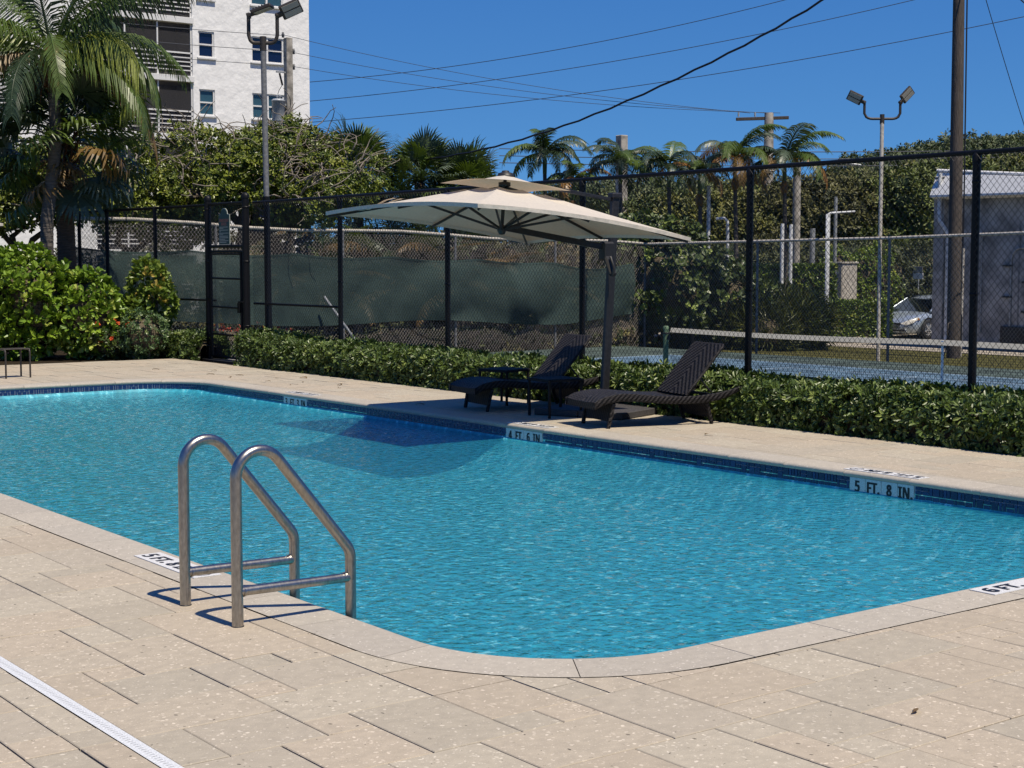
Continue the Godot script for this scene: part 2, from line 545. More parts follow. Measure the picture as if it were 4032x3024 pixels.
func foliage(called: String, parent: Node, mesh: Mesh, m: Material, at: Array, normals: Array, c1: Color, c2: Color, c3: Color, s0: float, s1: float) -> MultiMeshInstance3D:
	var mm := MultiMesh.new()
	mm.transform_format = MultiMesh.TRANSFORM_3D
	mm.use_colors = true
	mm.mesh = mesh
	mm.instance_count = at.size()
	for k in at.size():
		var y: Vector3 = (normals[k] + Vector3(rng.randf_range(-0.6, 0.6), rng.randf_range(-0.4, 0.6), rng.randf_range(-0.6, 0.6))).normalized()
		var x := y.cross(Vector3(rng.randf_range(-1, 1), rng.randf_range(-1, 1), rng.randf_range(-1, 1))).normalized()
		var s := rng.randf_range(s0, s1)
		mm.set_instance_transform(k, Transform3D(Basis(x, y, x.cross(y)).scaled(Vector3(s, s, s)), at[k]))
		var c := c1.lerp(c2, rng.randf())
		if rng.randf() < 0.06: c = c3
		mm.set_instance_color(k, c)
	var o := MultiMeshInstance3D.new()
	o.multimesh = mm
	o.material_override = m
	o.set_meta("kind", "stuff")
	put(o, called, parent)
	return o

func blob_points(blobs: Array, count: int, sd: int, hollow := 0.55, gap := 0.0) -> Array:
	# places and outward directions spread through the outer part of some ellipsoids [centre, radii]
	var n := FastNoiseLite.new()
	n.seed = sd
	n.frequency = 0.55
	var r := RandomNumberGenerator.new()
	r.seed = sd
	var vol := []
	var total := 0.0
	for b in blobs:
		var v: float = pow(b[1].x * b[1].y * b[1].z, 0.667)
		total += v
		vol.append(v)
	var at := []
	var out := []
	for i in blobs.size():
		var b: Array = blobs[i]
		var want := int(count * vol[i] / total)
		var tries := 0
		var got := 0
		while got < want and tries < want * 6:
			tries += 1
			var d := Vector3(r.randfn(), r.randfn(), r.randfn()).normalized()
			var q := pow(r.randf_range(pow(hollow, 3.0), 1.0), 0.333)
			var p: Vector3 = b[0] + d * b[1] * q
			var bump := n.get_noise_3dv(p * 1.6)
			p += d * b[1] * bump * 0.35
			if gap > 0.0 and n.get_noise_3dv(p * 2.6 + Vector3(31, 7, 3)) < gap - 0.6: continue
			got += 1
			at.append(p)
			out.append((d + Vector3.UP * 0.4).normalized())
	return [at, out]

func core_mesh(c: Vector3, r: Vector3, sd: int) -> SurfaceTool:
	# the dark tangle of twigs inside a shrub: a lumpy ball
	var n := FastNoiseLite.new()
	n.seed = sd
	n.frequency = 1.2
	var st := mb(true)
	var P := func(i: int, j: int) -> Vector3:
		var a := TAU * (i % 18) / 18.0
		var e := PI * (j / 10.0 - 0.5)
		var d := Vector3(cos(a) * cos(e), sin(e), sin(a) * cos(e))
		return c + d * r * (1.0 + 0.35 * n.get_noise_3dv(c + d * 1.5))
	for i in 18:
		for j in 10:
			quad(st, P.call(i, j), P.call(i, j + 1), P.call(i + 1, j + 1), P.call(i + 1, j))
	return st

func wander(a: Vector3, b: Vector3, steps: int, amount: float) -> Array:
	var pts := [a]
	for k in range(1, steps):
		pts.append(a.lerp(b, float(k) / steps) + Vector3(rng.randf_range(-1, 1), rng.randf_range(-0.6, 0.8), rng.randf_range(-1, 1)) * amount)
	pts.append(b)
	return pts

func taper(n: int, r0: float, r1: float) -> Array:
	var a := []
	for k in n: a.append(lerpf(r0, r1, float(k) / (n - 1)))
	return a

func broad_tree(called: String, label: String, at: Vector3, blobs: Array, trunk_r: float, fork: float, leaves: int, mesh: Mesh, m: Material, bark: Material, c1: Color, c2: Color, c3: Color, s0: float, s1: float, group := "", bare := 0, gap := 0.25, cat := "tree") -> Node3D:
	# blobs are given from the foot of the trunk
	var t := thing(called, label, cat, at, 0, group)
	var top := Vector3(rng.randf_range(-0.2, 0.2), fork, rng.randf_range(-0.2, 0.2))
	var st := mb(true)
	tube(st, wander(Vector3(0, -0.2, 0), top, 4, trunk_r * 0.5), taper(5, trunk_r * 1.25, trunk_r * 0.85), 9)
	part("trunk", st, bark, t)
	for b in blobs:
		var lm := mb(true)
		var e: Vector3 = b[0]
		var w := wander(top - Vector3.UP * 0.15, e, 5, 0.14 * top.distance_to(e))
		tube(lm, w, taper(6, trunk_r * 0.62, trunk_r * 0.16), 7)
		for k in 5:
			var d := Vector3(rng.randfn(), absf(rng.randfn()) * 0.7, rng.randfn()).normalized()
			tube(lm, wander(w[3 + (k % 3)], e + d * b[1] * 0.9, 4, 0.22), taper(5, trunk_r * 0.2, trunk_r * 0.05), 5)
		part("limb", lm, bark, t)
	if bare > 0:
		var tw := mb(true)
		for k in bare:
			var b: Array = blobs[rng.randi() % blobs.size()]
			var d := Vector3(rng.randfn(), absf(rng.randfn()) * 0.9, rng.randfn()).normalized()
			var s: Vector3 = b[0] + d * b[1] * rng.randf_range(0.5, 0.9)
			var p := s
			var dir := (d + Vector3(rng.randf_range(-1, 1), rng.randf_range(0, 0.8), rng.randf_range(-1, 1))).normalized()
			var pts := [p]
			for q in 6:
				dir = (dir + Vector3(rng.randf_range(-0.7, 0.7), rng.randf_range(-0.55, 0.4), rng.randf_range(-0.7, 0.7))).normalized()
				p += dir * 0.17
				pts.append(p)
			tube(tw, pts, taper(7, 0.019, 0.007), 5)
		var tws := part("twigs", tw, M.bark_pale, t)
		tws.set_meta("kind", "stuff")
	var pp := blob_points(blobs, leaves, rng.randi(), 0.35, gap)
	foliage("leaves", t, mesh, m, pp[0], pp[1], c1, c2, c3, s0, s1)
	return t

func shrub(called: String, label: String, cat: String, at: Vector3, blobs: Array, leaves: int, mesh: Mesh, m: Material, c1: Color, c2: Color, c3: Color, s0: float, s1: float, group := "", core := 0.72) -> Node3D:
	var t := thing(called, label, cat, at, 0, group)
	var st := mb(true)
	for b in blobs:
		for k in 4:
			var d := Vector3(rng.randf_range(-0.7, 0.7), rng.randf_range(-0.2, 0.6), rng.randf_range(-0.7, 0.7))
			tube(st, wander(Vector3(b[0].x * 0.7 + d.x * 0.2, -0.05, b[0].z * 0.7 + d.z * 0.2), b[0] + d * b[1], 4, 0.08), taper(5, 0.025, 0.010), 5)
	part("stems", st, M.bark_pale, t)
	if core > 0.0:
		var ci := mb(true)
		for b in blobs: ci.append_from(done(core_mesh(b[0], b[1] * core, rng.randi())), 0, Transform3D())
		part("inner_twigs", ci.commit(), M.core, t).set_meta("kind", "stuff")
	var pp := blob_points(blobs, leaves, rng.randi(), 0.72, 0.0)
	foliage("leaves", t, mesh, m, pp[0], pp[1], c1, c2, c3, s0, s1)
	return t

func frond_mesh(length: float, rise: float, bend: float, leaflet: float, n: int, hang: float, sd: int, width := 0.032, fold := 0.7) -> ArrayMesh:
	# a feather leaf: its midrib leaves along +x rising, bends over; leaflets on both sides hang by their weight
	var r := RandomNumberGenerator.new()
	r.seed = sd
	var pts := [Vector3.ZERO]
	var dirs := []
	var steps := 16
	for k in steps:
		var a := rise - bend * pow((k + 0.5) / steps, 1.25)
		var d := Vector3(cos(a), sin(a), 0)
		dirs.append(d)
		pts.append(pts[k] + d * length / steps)
	dirs.append(dirs[steps - 1])
	var st := mb(true)
	tube(st, pts, taper(steps + 1, 0.028, 0.005), 5)
	st.set_smooth_group(-1)
	for k in n:
		var t := lerpf(0.10, 1.0, float(k) / (n - 1))
		var f := t * steps
		var i := mini(int(f), steps - 1)
		var p: Vector3 = pts[i].lerp(pts[i + 1], f - i)
		var d: Vector3 = dirs[i]
		var ll := leaflet * (0.45 + 0.55 * sin(PI * clampf(t * 1.15 - 0.02, 0.0, 1.0))) * r.randf_range(0.85, 1.1)
		for s in [-1.0, 1.0]:
			var out: Vector3 = (Vector3(0, 0, s) * fold + d * r.randf_range(0.45, 0.75) + Vector3.UP * (0.35 - hang)).normalized()
			var out2: Vector3 = (out + Vector3.DOWN * (0.35 + hang * 1.3) + Vector3(r.randf_range(-0.08, 0.08), 0, r.randf_range(-0.08, 0.08))).normalized()
			var out3: Vector3 = (out2 + Vector3.DOWN * (0.25 + hang)).normalized()
			var w := d * width * r.randf_range(0.8, 1.1)
			var a := p
			var b := a + out * ll * 0.33
			var c := b + out2 * ll * 0.37
			var e := c + out3 * ll * 0.30
			tri(st, a - w * 0.25, a + w * 0.25, b + w * 0.5); tri(st, a - w * 0.25, b + w * 0.5, b - w * 0.5)
			tri(st, b - w * 0.5, b + w * 0.5, c + w * 0.4); tri(st, b - w * 0.5, c + w * 0.4, c - w * 0.4)
			tri(st, c - w * 0.4, c + w * 0.4, e)
	return done(st)

func fan_mesh(stalk: float, rad: float, n: int, droop: float, sd: int) -> ArrayMesh:
	# a fan leaf on a stalk along +x
	var r := RandomNumberGenerator.new()
	r.seed = sd
	var st := mb(true)
	var hub := Vector3(stalk, -stalk * 0.15, 0)
	tube(st, [Vector3.ZERO, Vector3(stalk * 0.5, stalk * 0.04, 0), hub], [0.02, 0.014, 0.010], 4)
	st.set_smooth_group(-1)
	for k in n:
		var a := lerpf(-2.3, 2.3, (k + 0.5) / n)
		var d := Vector3(cos(a), r.randf_range(0.0, 0.25) - 0.15 * absf(a), sin(a)).normalized()
		var sd2 := Vector3(-sin(a), 0, cos(a))
		var l := rad * (1.0 - 0.12 * absf(a)) * r.randf_range(0.85, 1.1)
		var w := rad * 0.036
		var b := hub + d * l * 0.55
		var c := b + (d + Vector3.DOWN * droop * r.randf_range(0.6, 1.5)).normalized() * l * 0.28
		var e := c + (d * 0.6 + Vector3.DOWN * (droop * 2.0 + 0.2)).normalized() * l * 0.25
		tri(st, hub, b - sd2 * w, b + sd2 * w)
		tri(st, b - sd2 * w, c - sd2 * w * 0.7, b + sd2 * w); tri(st, b + sd2 * w, c - sd2 * w * 0.7, c + sd2 * w * 0.7)
		tri(st, c - sd2 * w * 0.7, e, c + sd2 * w * 0.7)
	return done(st)

func aim(o: Node3D, at: Vector3, yaw: float, tilt := 0.0, roll := 0.0, s := 1.0) -> void:
	o.position = at
	o.basis = (Basis(Vector3.UP, -yaw) * Basis(Vector3.BACK, tilt) * Basis(Vector3.RIGHT, roll)).scaled(Vector3(s, s, s))

func ringed_trunk(pts: Array, r0: float, r1: float, rings: float) -> SurfaceTool:
	# a palm trunk with its leaf-scar rings
	var curve := Curve3D.new()
	for p in pts: curve.add_point(p)
	var n := int(curve.get_baked_length() / rings) * 2
	var path := []
	var rad := []
	for k in n + 1:
		path.append(curve.sample_baked(curve.get_baked_length() * k / n, true))
		rad.append(lerpf(r0, r1, float(k) / n) * (1.03 if k % 2 else 0.97) * rng.randf_range(0.985, 1.015))
	return tubes(path, rad, 12)

# ---------------------------------------------------------------- ground, pool and deck
const PX0 := -19.25
const PX1 := -4.44
const PZ0 := -8.90
const PZ1 := -3.42

func outline(grow: float, step := 0.08, fixed := 0) -> PackedVector2Array:
	# the pool's edge, grown outwards, walked from the far right corner along the far side, the left end, the near side and the right end
	var r := [0.9, 0.9, 0.9, 0.78]
	var c := [Vector2(PX1 - r[0], PZ0 + r[0]), Vector2(PX0 + r[1], PZ0 + r[1]), Vector2(PX0 + r[2], PZ1 - r[2]), Vector2(PX1 - r[3], PZ1 - r[3])]
	var a0 := [0.0, -PI / 2, -PI, -PI * 1.5]
	var p := PackedVector2Array()
	for k in 4:
		var rr: float = r[k] + grow
		var n := fixed if fixed > 0 else int(maxf(8, rr * PI / 2 / step))
		for i in n + 1:
			var a: float = a0[k] - PI / 2 * i / n
			p.append(c[k] + Vector2(cos(a), sin(a)) * rr)
	return p

func along(p: PackedVector2Array, every: float) -> Array:
	# [place, direction] at even steps round a closed line
	var total := 0.0
	for k in p.size(): total += p[k].distance_to(p[(k + 1) % p.size()])
	var n := int(round(total / every))
	var out := []
	var i := 0
	var left := 0.0
	var walked := 0.0
	for k in n:
		var want := total * k / n
		while walked + p[i % p.size()].distance_to(p[(i + 1) % p.size()]) < want:
			walked += p[i % p.size()].distance_to(p[(i + 1) % p.size()])
			i += 1
		var a := p[i % p.size()]
		var b := p[(i + 1) % p.size()]
		var d := (b - a).normalized()
		out.append([a + d * (want - walked), d])
	return out

func build_ground() -> void:
	var st := mb()
	var far := 450.0
	# one sheet for the land, left open where the pool terrace stands
	for q in [[-far, -28.0, far, -11.0], [-far, 6.0, far, far], [-far, -11.0, -31.0, 6.0], [6.0, -11.0, far, 6.0]]:
		quad(st, Vector3(q[0], -0.66, q[1]), Vector3(q[2], -0.66, q[1]), Vector3(q[2], -0.66, q[3]), Vector3(q[0], -0.66, q[3]))
	# beyond the court the land falls a little
	quad(st, Vector3(-far, -0.84, -36), Vector3(far, -0.84, -36), Vector3(far, -0.66, -28), Vector3(-far, -0.66, -28))
	quad(st, Vector3(-far, -0.84, -far), Vector3(far, -0.84, -far), Vector3(far, -0.84, -36), Vector3(-far, -0.84, -36))
	struct("lawn", st, M.grass)
	var gs := mb()
	quad(gs, Vector3(-62, -0.832, -36), Vector3(-12, -0.832, -36), Vector3(-12, -0.782, -33.8), Vector3(-62, -0.745, -32.2))
	quad(gs, Vector3(-62, -0.832, -62), Vector3(-12, -0.832, -62), Vector3(-12, -0.832, -36), Vector3(-62, -0.832, -36))
	struct("parking_ground", gs, M.gravel)
	var ct := mb()
	slab(ct, PackedVector2Array([Vector2(-28.6, -11.45), Vector2(8, -11.45), Vector2(8, -27.4), Vector2(-29.6, -25.9)]), -0.68, COURT)
	struct("tennis_court", ct, M.court_green)
	var cb := mb()
	slab(cb, rect(-25.9, -24.1, 4.0, -13.2), COURT, COURT + 0.004)
	struct("court_surface", cb, M.court_blue)
	var ln := mb()
	var y := COURT + 0.008
	for l in [[-25.9, -24.1, 4, -24.1], [-25.9, -24.1, -25.9, -13.2], [-25.9, -13.2, 4, -13.2], [-21.2, -23.0, -21.2, -13.2], [-21.2, -23.0, 4, -23.0], [-18.0, -23.0, -18.0, -19.0], [-21.2, -19.0, 4, -19.0], [-21.2, -16.2, 4, -16.2], [-12.0, -24.1, -12.0, -13.2]]:
		var w := 0.025
		slab(ln, rect(minf(l[0], l[2]) - w, minf(l[1], l[3]) - w, maxf(l[0], l[2]) + w, maxf(l[1], l[3]) + w), y - 0.004, y)
		y += 0.0008
	struct("court_lines", ln, M.court_line)
	# the terrace: its bed with the pool cut out, its retaining edge to the court
	var bed := mb()
	var hole := outline(0.28, 0.15)
	var terrace := rect(-23.4, -10.70, 6.0, 6.0)
	# the bed is cut in four so that the pool stays open
	for piece in [rect(-23.4, -10.70, -11.8, -6.2), rect(-11.8, -10.70, 6.0, -6.2), rect(-23.4, -6.2, -11.8, 6.0), rect(-11.8, -6.2, 6.0, 6.0)]:
		for q in Geometry2D.clip_polygons(piece, hole): slab(bed, q, -0.30, -0.032)
	struct("terrace_bed", bed, M.sand)
	var soil := mb()
	slab(soil, rect(-31.0, -11.32, -23.4, 6.0), -0.66, -0.03)
	slab(soil, rect(-23.4, -11.32, 6.0, -10.70), -0.66, -0.03)
	struct("planting_soil", soil, M.soil)
	var kerb := mb()
	slab(kerb, rect(-31.0, -11.44, 6.0, -11.32), -0.66, 0.0, 0.008)
	struct("terrace_kerb", kerb, M.concrete)

func build_pool() -> void:
	var basin := mb()
	var p := outline(0.0)
	var depth := func(x: float) -> float:
		return -0.15 - lerpf(0.24, 0.40, clampf((x - PX0) / (PX1 - PX0), 0, 1))
	var n := p.size()
	# the walls round into the floor
	var rings := []
	for q in [[0.0, 0.0], [-0.004, 0.15], [-0.05, 0.30], [-0.14, 0.48], [-0.28, 0.70], [-0.48, 0.90], [-0.72, 1.0]]:
		var line := outline(q[0], 0.08, 14)
		var ring := []
		for e in line: ring.append(Vector3(e.x, lerpf(-0.06, depth.call(e.x), q[1]), e.y))
		rings.append(ring)
	basin.set_smooth_group(0)
	var rn: int = rings[0].size()
	for i in rings.size() - 1:
		for k in rn:
			quad(basin, rings[i][k], rings[i][(k + 1) % rn], rings[i + 1][(k + 1) % rn], rings[i + 1][k])
	basin.set_smooth_group(-1)
	var last := outline(-0.72, 0.08, 14)
	var idx := Geometry2D.triangulate_polygon(last)
	for k in range(0, idx.size(), 3):
		var v := []
		for e in 3: v.append(rings[rings.size() - 1][idx[k + e]])
		if (v[1] - v[0]).cross(v[2] - v[0]).y > 0: v.reverse()
		tri(basin, v[0], v[1], v[2])
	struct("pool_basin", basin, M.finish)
	# the water's surface, rippled
	var fn := FastNoiseLite.new()
	fn.seed = 77; fn.frequency = 1.0; fn.fractal_octaves = 2
	var st := SurfaceTool.new()
	st.begin(Mesh.PRIMITIVE_TRIANGLES)
	st.set_smooth_group(0)
	var h := 0.035
	var nx := int((PX1 - PX0) / h)
	var nz := int((PZ1 - PZ0) / h)
	var inside := outline(-0.002)
	var id := {}
	for i in nx + 1:
		for j in nz + 1:
			var x := lerpf(PX0 + 0.002, PX1 - 0.002, float(i) / nx)
			var z := lerpf(PZ0 + 0.002, PZ1 - 0.002, float(j) / nz)
			var q := Vector2(x, z)
			var corner := (x < PX0 + 1.0 or x > PX1 - 1.0) and (z < PZ0 + 1.0 or z > PZ1 - 1.0)
			if corner and not Geometry2D.is_point_in_polygon(q, inside):
				# draw the point in to the edge
				var best := q
				var bd := 1e9
				for k in inside.size():
					var c := Geometry2D.get_closest_point_to_segment(q, inside[k], inside[(k + 1) % inside.size()])
					if c.distance_to(q) < bd: bd = c.distance_to(q); best = c
				q = best
			st.set_uv(q)
			st.add_vertex(Vector3(q.x, WATER + 0.0022 * fn.get_noise_2d(x * 7.0, z * 8.0), q.y))
	for i in nx:
		for j in nz:
			var a := i * (nz + 1) + j
			for k in [a, a + nz + 1, a + 1, a + 1, a + nz + 1, a + nz + 2]: st.add_index(k)
	st.generate_normals()
	struct("water", st.commit(), M.water)
	# coping stones
	var coping := Node3D.new()
	put(coping, "pool_coping")
	coping.set_meta("kind", "structure")
	var edge := outline(-0.022, 0.05)
	var line := along(edge, 0.61)
	var around := 0.0
	for k in edge.size(): around += edge[k].distance_to(edge[(k + 1) % edge.size()])
	var each := around / line.size()
	var prof := [Vector2(0.30, 0.0), Vector2(0.03, 0.0), Vector2(0.010, -0.006), Vector2(0.001, -0.018), Vector2(0.001, -0.032), Vector2(0.010, -0.044), Vector2(0.30, -0.044)]
	for k in line.size():
		var st2 := mb()
		var gap := 0.0022
		var total_steps := 8
		var rows := []
		for s in total_steps + 1:
			# walk from this stone's start to the next one's
			var at := walk(edge, line[k][0], lerpf(gap, each - gap, float(s) / total_steps))
			var d: Vector2 = at[1]
			var nrm := Vector2(-d.y, d.x)
			if nrm.dot(at[0] - Vector2((PX0 + PX1) / 2, (PZ0 + PZ1) / 2)) < 0: nrm = -nrm
			var row := []
			for q in prof:
				var g: Vector2 = at[0] + nrm * q.x
				row.append(Vector3(g.x, q.y, g.y))
			rows.append(row)
		st2.set_smooth_group(0)
		for s in total_steps:
			for j in prof.size() - 1:
				st2.set_smooth_group(0 if j > 0 and j < prof.size() - 2 else -1)
				quad(st2, rows[s][j], rows[s + 1][j], rows[s + 1][j + 1], rows[s][j + 1])
		st2.set_smooth_group(-1)
		for e in [0, total_steps]:
			for j in range(1, prof.size() - 1): tri(st2, rows[e][0], rows[e][j], rows[e][j + 1])
		part("coping_stone", st2, M.coping[(k * 7 + k / 3) % 3], coping)
	# waterline tiles: squares and half tiles of glass set in pale grout
	var band := mb()
	for k in n:
		var a := p[k]
		var b := p[(k + 1) % n]
		var ia := a.move_toward(Vector2((PX0 + PX1) / 2, (PZ0 + PZ1) / 2), 0.006)
		var ib := b.move_toward(Vector2((PX0 + PX1) / 2, (PZ0 + PZ1) / 2), 0.006)
		quad(band, Vector3(ia.x, -0.0445, ia.y), Vector3(ib.x, -0.0445, ib.y), Vector3(ib.x, -0.225, ib.y), Vector3(ia.x, -0.225, ia.y))
	var tb := struct("tile_band", band, M.grout)
	var u := 0.0305
	var inner := outline(-0.006, 0.03)
	var col := along(inner, u)
	var rows := 5
	var full := {}
	var tiles := []
	var r := RandomNumberGenerator.new()
	r.seed = 9
	var markers := [[-7.559, -6.964], [-11.869, -11.298], [-16.355, -15.794]]
	for i in col.size():
		for j in rows:
			if full.has(i * 8 + j): continue
			var opts := [[2, 2], [1, 2], [2, 1], [1, 1]]
			opts.push_front([[2, 2], [1, 2], [1, 2], [2, 1], [2, 1], [2, 2]][r.randi() % 6])
			for o in opts:
				var ok: bool = j + o[1] <= rows and i + o[0] <= col.size()
				for a in o[0]:
					for b in o[1]:
						if full.has((i + a) * 8 + j + b): ok = false
				if not ok: continue
				for a in o[0]:
					for b in o[1]: full[(i + a) * 8 + j + b] = true
				tiles.append([i, j, o[0], o[1]])
				break
	var shown := []
	for t in tiles:
		var a: Vector2 = col[t[0]][0]
		var d: Vector2 = col[t[0]][1]
		var mid: Vector2 = a + d * u * t[2] * 0.5
		var skip := false
		if mid.y < PZ0 + 0.3:
			for m in markers:
				if mid.x > m[0] - 0.016 and mid.x < m[1] + 0.016: skip = true
		if skip: continue
		var seen: bool = mid.y < -6.5 and mid.x < -5.0
		shown.append([mid.length() if seen else 1e6, mid, d, t])
	shown.sort_custom(func(x, y): return x[0] < y[0])
	var rest := mb()
	var shared := {}
	for k in shown.size():
		var mid: Vector2 = shown[k][1]
		var d: Vector2 = shown[k][2]
		var t: Array = shown[k][3]
		var nrm := Vector2(-d.y, d.x)
		if nrm.dot(Vector2((PX0 + PX1) / 2, (PZ0 + PZ1) / 2) - mid) < 0: nrm = -nrm
		var c := Vector3(mid.x + nrm.x * 0.002, -0.046 - u * (t[1] + t[3] * 0.5), mid.y + nrm.y * 0.002)
		var b := Basis(Vector3(d.x, 0, d.y), Vector3.UP, Vector3(nrm.x, 0, nrm.y))
		var size := Vector3(u * t[2] - 0.0060, u * t[3] - 0.0060, 0.008)
		if k < 300:
			var key := "%d%d" % [t[2], t[3]]
			if not shared.has(key): shared[key] = done(boxes(Vector3.ZERO, size, 0.0012))
			var o := part("tile", shared[key], M.tiles[(t[0] * 5 + t[1] * 3) % 4], tb)
			o.transform = Transform3D(b, c)
		else:
			box(rest, c, size, b)
	part("tiles", rest, M.tiles[0], tb).set_meta("kind", "stuff")
	# depth markers in the tile band, on the far side
	var words := [["5", "FT.", "8", "IN."], ["4", "FT.", "6", "IN."], ["3", "FT", "3", "IN."]]
	var where := ["nearest the ladder's end of the pool, reading 5 FT. 8 IN.", "below the loungers, reading 4 FT. 6 IN.", "toward the shallow end, reading 3 FT 3 IN."]
	for m in 3:
		var x0: float = markers[m][0]
		var x1: float = markers[m][1]
		var o := thing("depth_marker", "white waterline depth tiles " + where[m], "depth marker", Vector3((x0 + x1) / 2, -0.12, PZ0 + 0.006), 0, "depth markers in the pool wall")
		var w := (x1 - x0) / 4
		for k in 4:
			var tile := part("marker_tile", boxes(Vector3(x0 + w * (k + 0.5) - (x0 + x1) / 2, 0, 0.003), Vector3(w - 0.004, 0.150, 0.012), 0.0015), M.marker, o)
			var g := part("lettering", text_mesh(words[m][k], 0.083), M.ink, tile)
			g.position = Vector3(x0 + w * (k + 0.5) - (x0 + x1) / 2, 0.011, 0.0098)
			g.scale = Vector3(0.80, 1, 1)

func walk(p: PackedVector2Array, from: Vector2, dist: float) -> Array:
	# the place that lies dist further round a closed line, and the direction there
	var best := 0
	var bd := 1e9
	for k in p.size():
		var c := Geometry2D.get_closest_point_to_segment(from, p[k], p[(k + 1) % p.size()])
		if c.distance_squared_to(from) < bd - 1e-9: bd = c.distance_squared_to(from); best = k
	var i := best
	var at := from
	while true:
		var e := p[(i + 1) % p.size()]
		var l := at.distance_to(e)
		if l >= dist:
			var d := (e - p[i % p.size()]).normalized()
			return [at + d * dist, d]
		dist -= l
		at = e
		i = (i + 1) % p.size()
	return []

func build_deck() -> void:
	var deck := Node3D.new()
	put(deck, "pool_deck")
	deck.set_meta("kind", "structure")
	var u := 0.178
	var x0 := -23.35
	var z0 := -10.68
	var nx := int(24.6 / u)
	var nz := int(12.6 / u)
	var full := {}
	var r := RandomNumberGenerator.new()
	r.seed = 5
	var hole := outline(0.284, 0.05)
	var list := []
	for j in nz:
		for i in nx:
			if full.has(i * 1000 + j): continue
			var opts := [[3, 2], [2, 2], [2, 1], [1, 1]]
			var pick := r.randf()
			if pick < 0.28: opts.push_front([2, 2])
			elif pick < 0.46: opts.push_front([2, 1])
			elif pick < 0.56: opts.push_front([1, 2])
			elif pick < 0.72: opts.push_front([2, 3])
			elif pick < 0.78: opts.push_front([1, 1])
			for o in opts:
				var ok: bool = i + o[0] <= nx and j + o[1] <= nz
				if ok:
					for a in o[0]:
						for b in o[1]:
							if full.has((i + a) * 1000 + j + b): ok = false
				if not ok: continue
				for a in o[0]:
					for b in o[1]: full[(i + a) * 1000 + j + b] = true
				var g := r.randf_range(0.0015, 0.0026)
				list.append(rect(x0 + i * u + g, z0 + j * u + r.randf_range(0.0018, 0.0042), x0 + (i + o[0]) * u - g, z0 + (j + o[1]) * u - r.randf_range(0.0018, 0.0042)))
				break
	var strip := rect(-30, -1.968, 10, -1.909)
	var items := []
	for q in list:
		var c: Vector2 = (q[0] + q[2]) * 0.5
		var polys := [q]
		var near_pool := c.x > PX0 - 0.9 and c.x < PX1 + 0.9 and c.y > PZ0 - 0.9 and c.y < PZ1 + 0.9
		if near_pool: polys = Geometry2D.clip_polygons(q, hole)
		if absf(c.y + 1.94) < 0.5:
			var cut := []
			for e in polys: cut += Geometry2D.clip_polygons(e, strip)
			polys = cut
		for e in polys:
			if Geometry2D.is_polygon_clockwise(e) and e != q: e.reverse()
			var mid := Vector2.ZERO
			for k in e: mid += k
			mid /= e.size()
			# how far it stands from the viewer, if it is in view at all
			var ang := rad_to_deg(atan2(-mid.x, -mid.y))
			var seen := ang > 31.0 and ang < 75.0 and mid.length() > 4.2
			items.append([mid.length() if seen else 100.0 + mid.length(), e, mid])
	items.sort_custom(func(a, b): return a[0] < b[0])
	var rest := []
	for k in 6: rest.append(mb())
	for k in items.size():
		var m := r.randi() % 6
		var y := r.randf_range(-0.0018, 0.0012)
		if k < 300:
			var st := mb()
			slab(st, items[k][1], -0.034, y, 0.003)
			part("paver", st, M.pavers[m], deck)
		else:
			slab(rest[m], items[k][1], -0.034, y)
	for k in 6: part("pavers", rest[k], M.pavers[k], deck).set_meta("kind", "stuff")
	# the slotted drain channel
	var dr := thing("drain_channel", "white slotted drain strip running across the near paving", "drain", Vector3(0, 0, -1.9385))
	var holes := []
	var s := -9.0
	while s < -2.0:
		holes.append([s, s + 0.006, 0.019, 0.037])
		s += 0.021
	var dm := mb()
	dm.set_smooth_group(-1)
	var x := -24.0
	for h in holes + [[5.0, 5.0, 0.0, 0.0]]:
		quad(dm, Vector3(x, 0.001, -0.028), Vector3(h[0], 0.001, -0.028), Vector3(h[0], 0.001, 0.028), Vector3(x, 0.001, 0.028))
		if h[1] > h[0]:
			quad(dm, Vector3(h[0], 0.001, -0.028), Vector3(h[1], 0.001, -0.028), Vector3(h[1], 0.001, -0.009), Vector3(h[0], 0.001, -0.009))
			quad(dm, Vector3(h[0], 0.001, 0.009), Vector3(h[1], 0.001, 0.009), Vector3(h[1], 0.001, 0.028), Vector3(h[0], 0.001, 0.028))
			for e in [[h[0], -0.009, h[1], -0.009], [h[1], -0.009, h[1], 0.009], [h[1], 0.009, h[0], 0.009], [h[0], 0.009, h[0], -0.009]]:
				quad(dm, Vector3(e[0], 0.001, e[1]), Vector3(e[2], 0.001, e[3]), Vector3(e[2], -0.006, e[3]), Vector3(e[0], -0.006, e[1]))
		x = h[1]
	part("grate", dm, M.drain, dr)
	part("channel", boxes(Vector3(-9.5, -0.02, 0), Vector3(29, 0.026, 0.052)), M.dark, dr)
	# depth plates set on the paving
	var plates := [
		["5 FT. 8 IN", Vector3(-7.25, 0.0028, -3.305), 0.0, 0.73, 0.150, "white deck depth plate beside the ladder, partly behind its near post"],
		["6 FT.", Vector3(-4.343, 0.0028, -6.42), PI / 2, 0.72, 0.145, "white deck depth plate at the right end of the pool, reading 6 FT."],
		["5 FT. 8 IN", Vector3(-7.30, 0.0028, -8.985), PI, 0.70, 0.13, "upside-down white depth plate on the far deck, nearest the right edge of the photo"],
		["4 FT. 6 IN", Vector3(-11.57, 0.0028, -8.985), PI, 0.66, 0.13, "upside-down white depth plate on the far deck, just before the right lounger"],
		["3 FT. 3 IN", Vector3(-16.05, 0.0028, -8.985), PI, 0.66, 0.13, "upside-down white depth plate on the far deck, left of the umbrella's shadow"]]
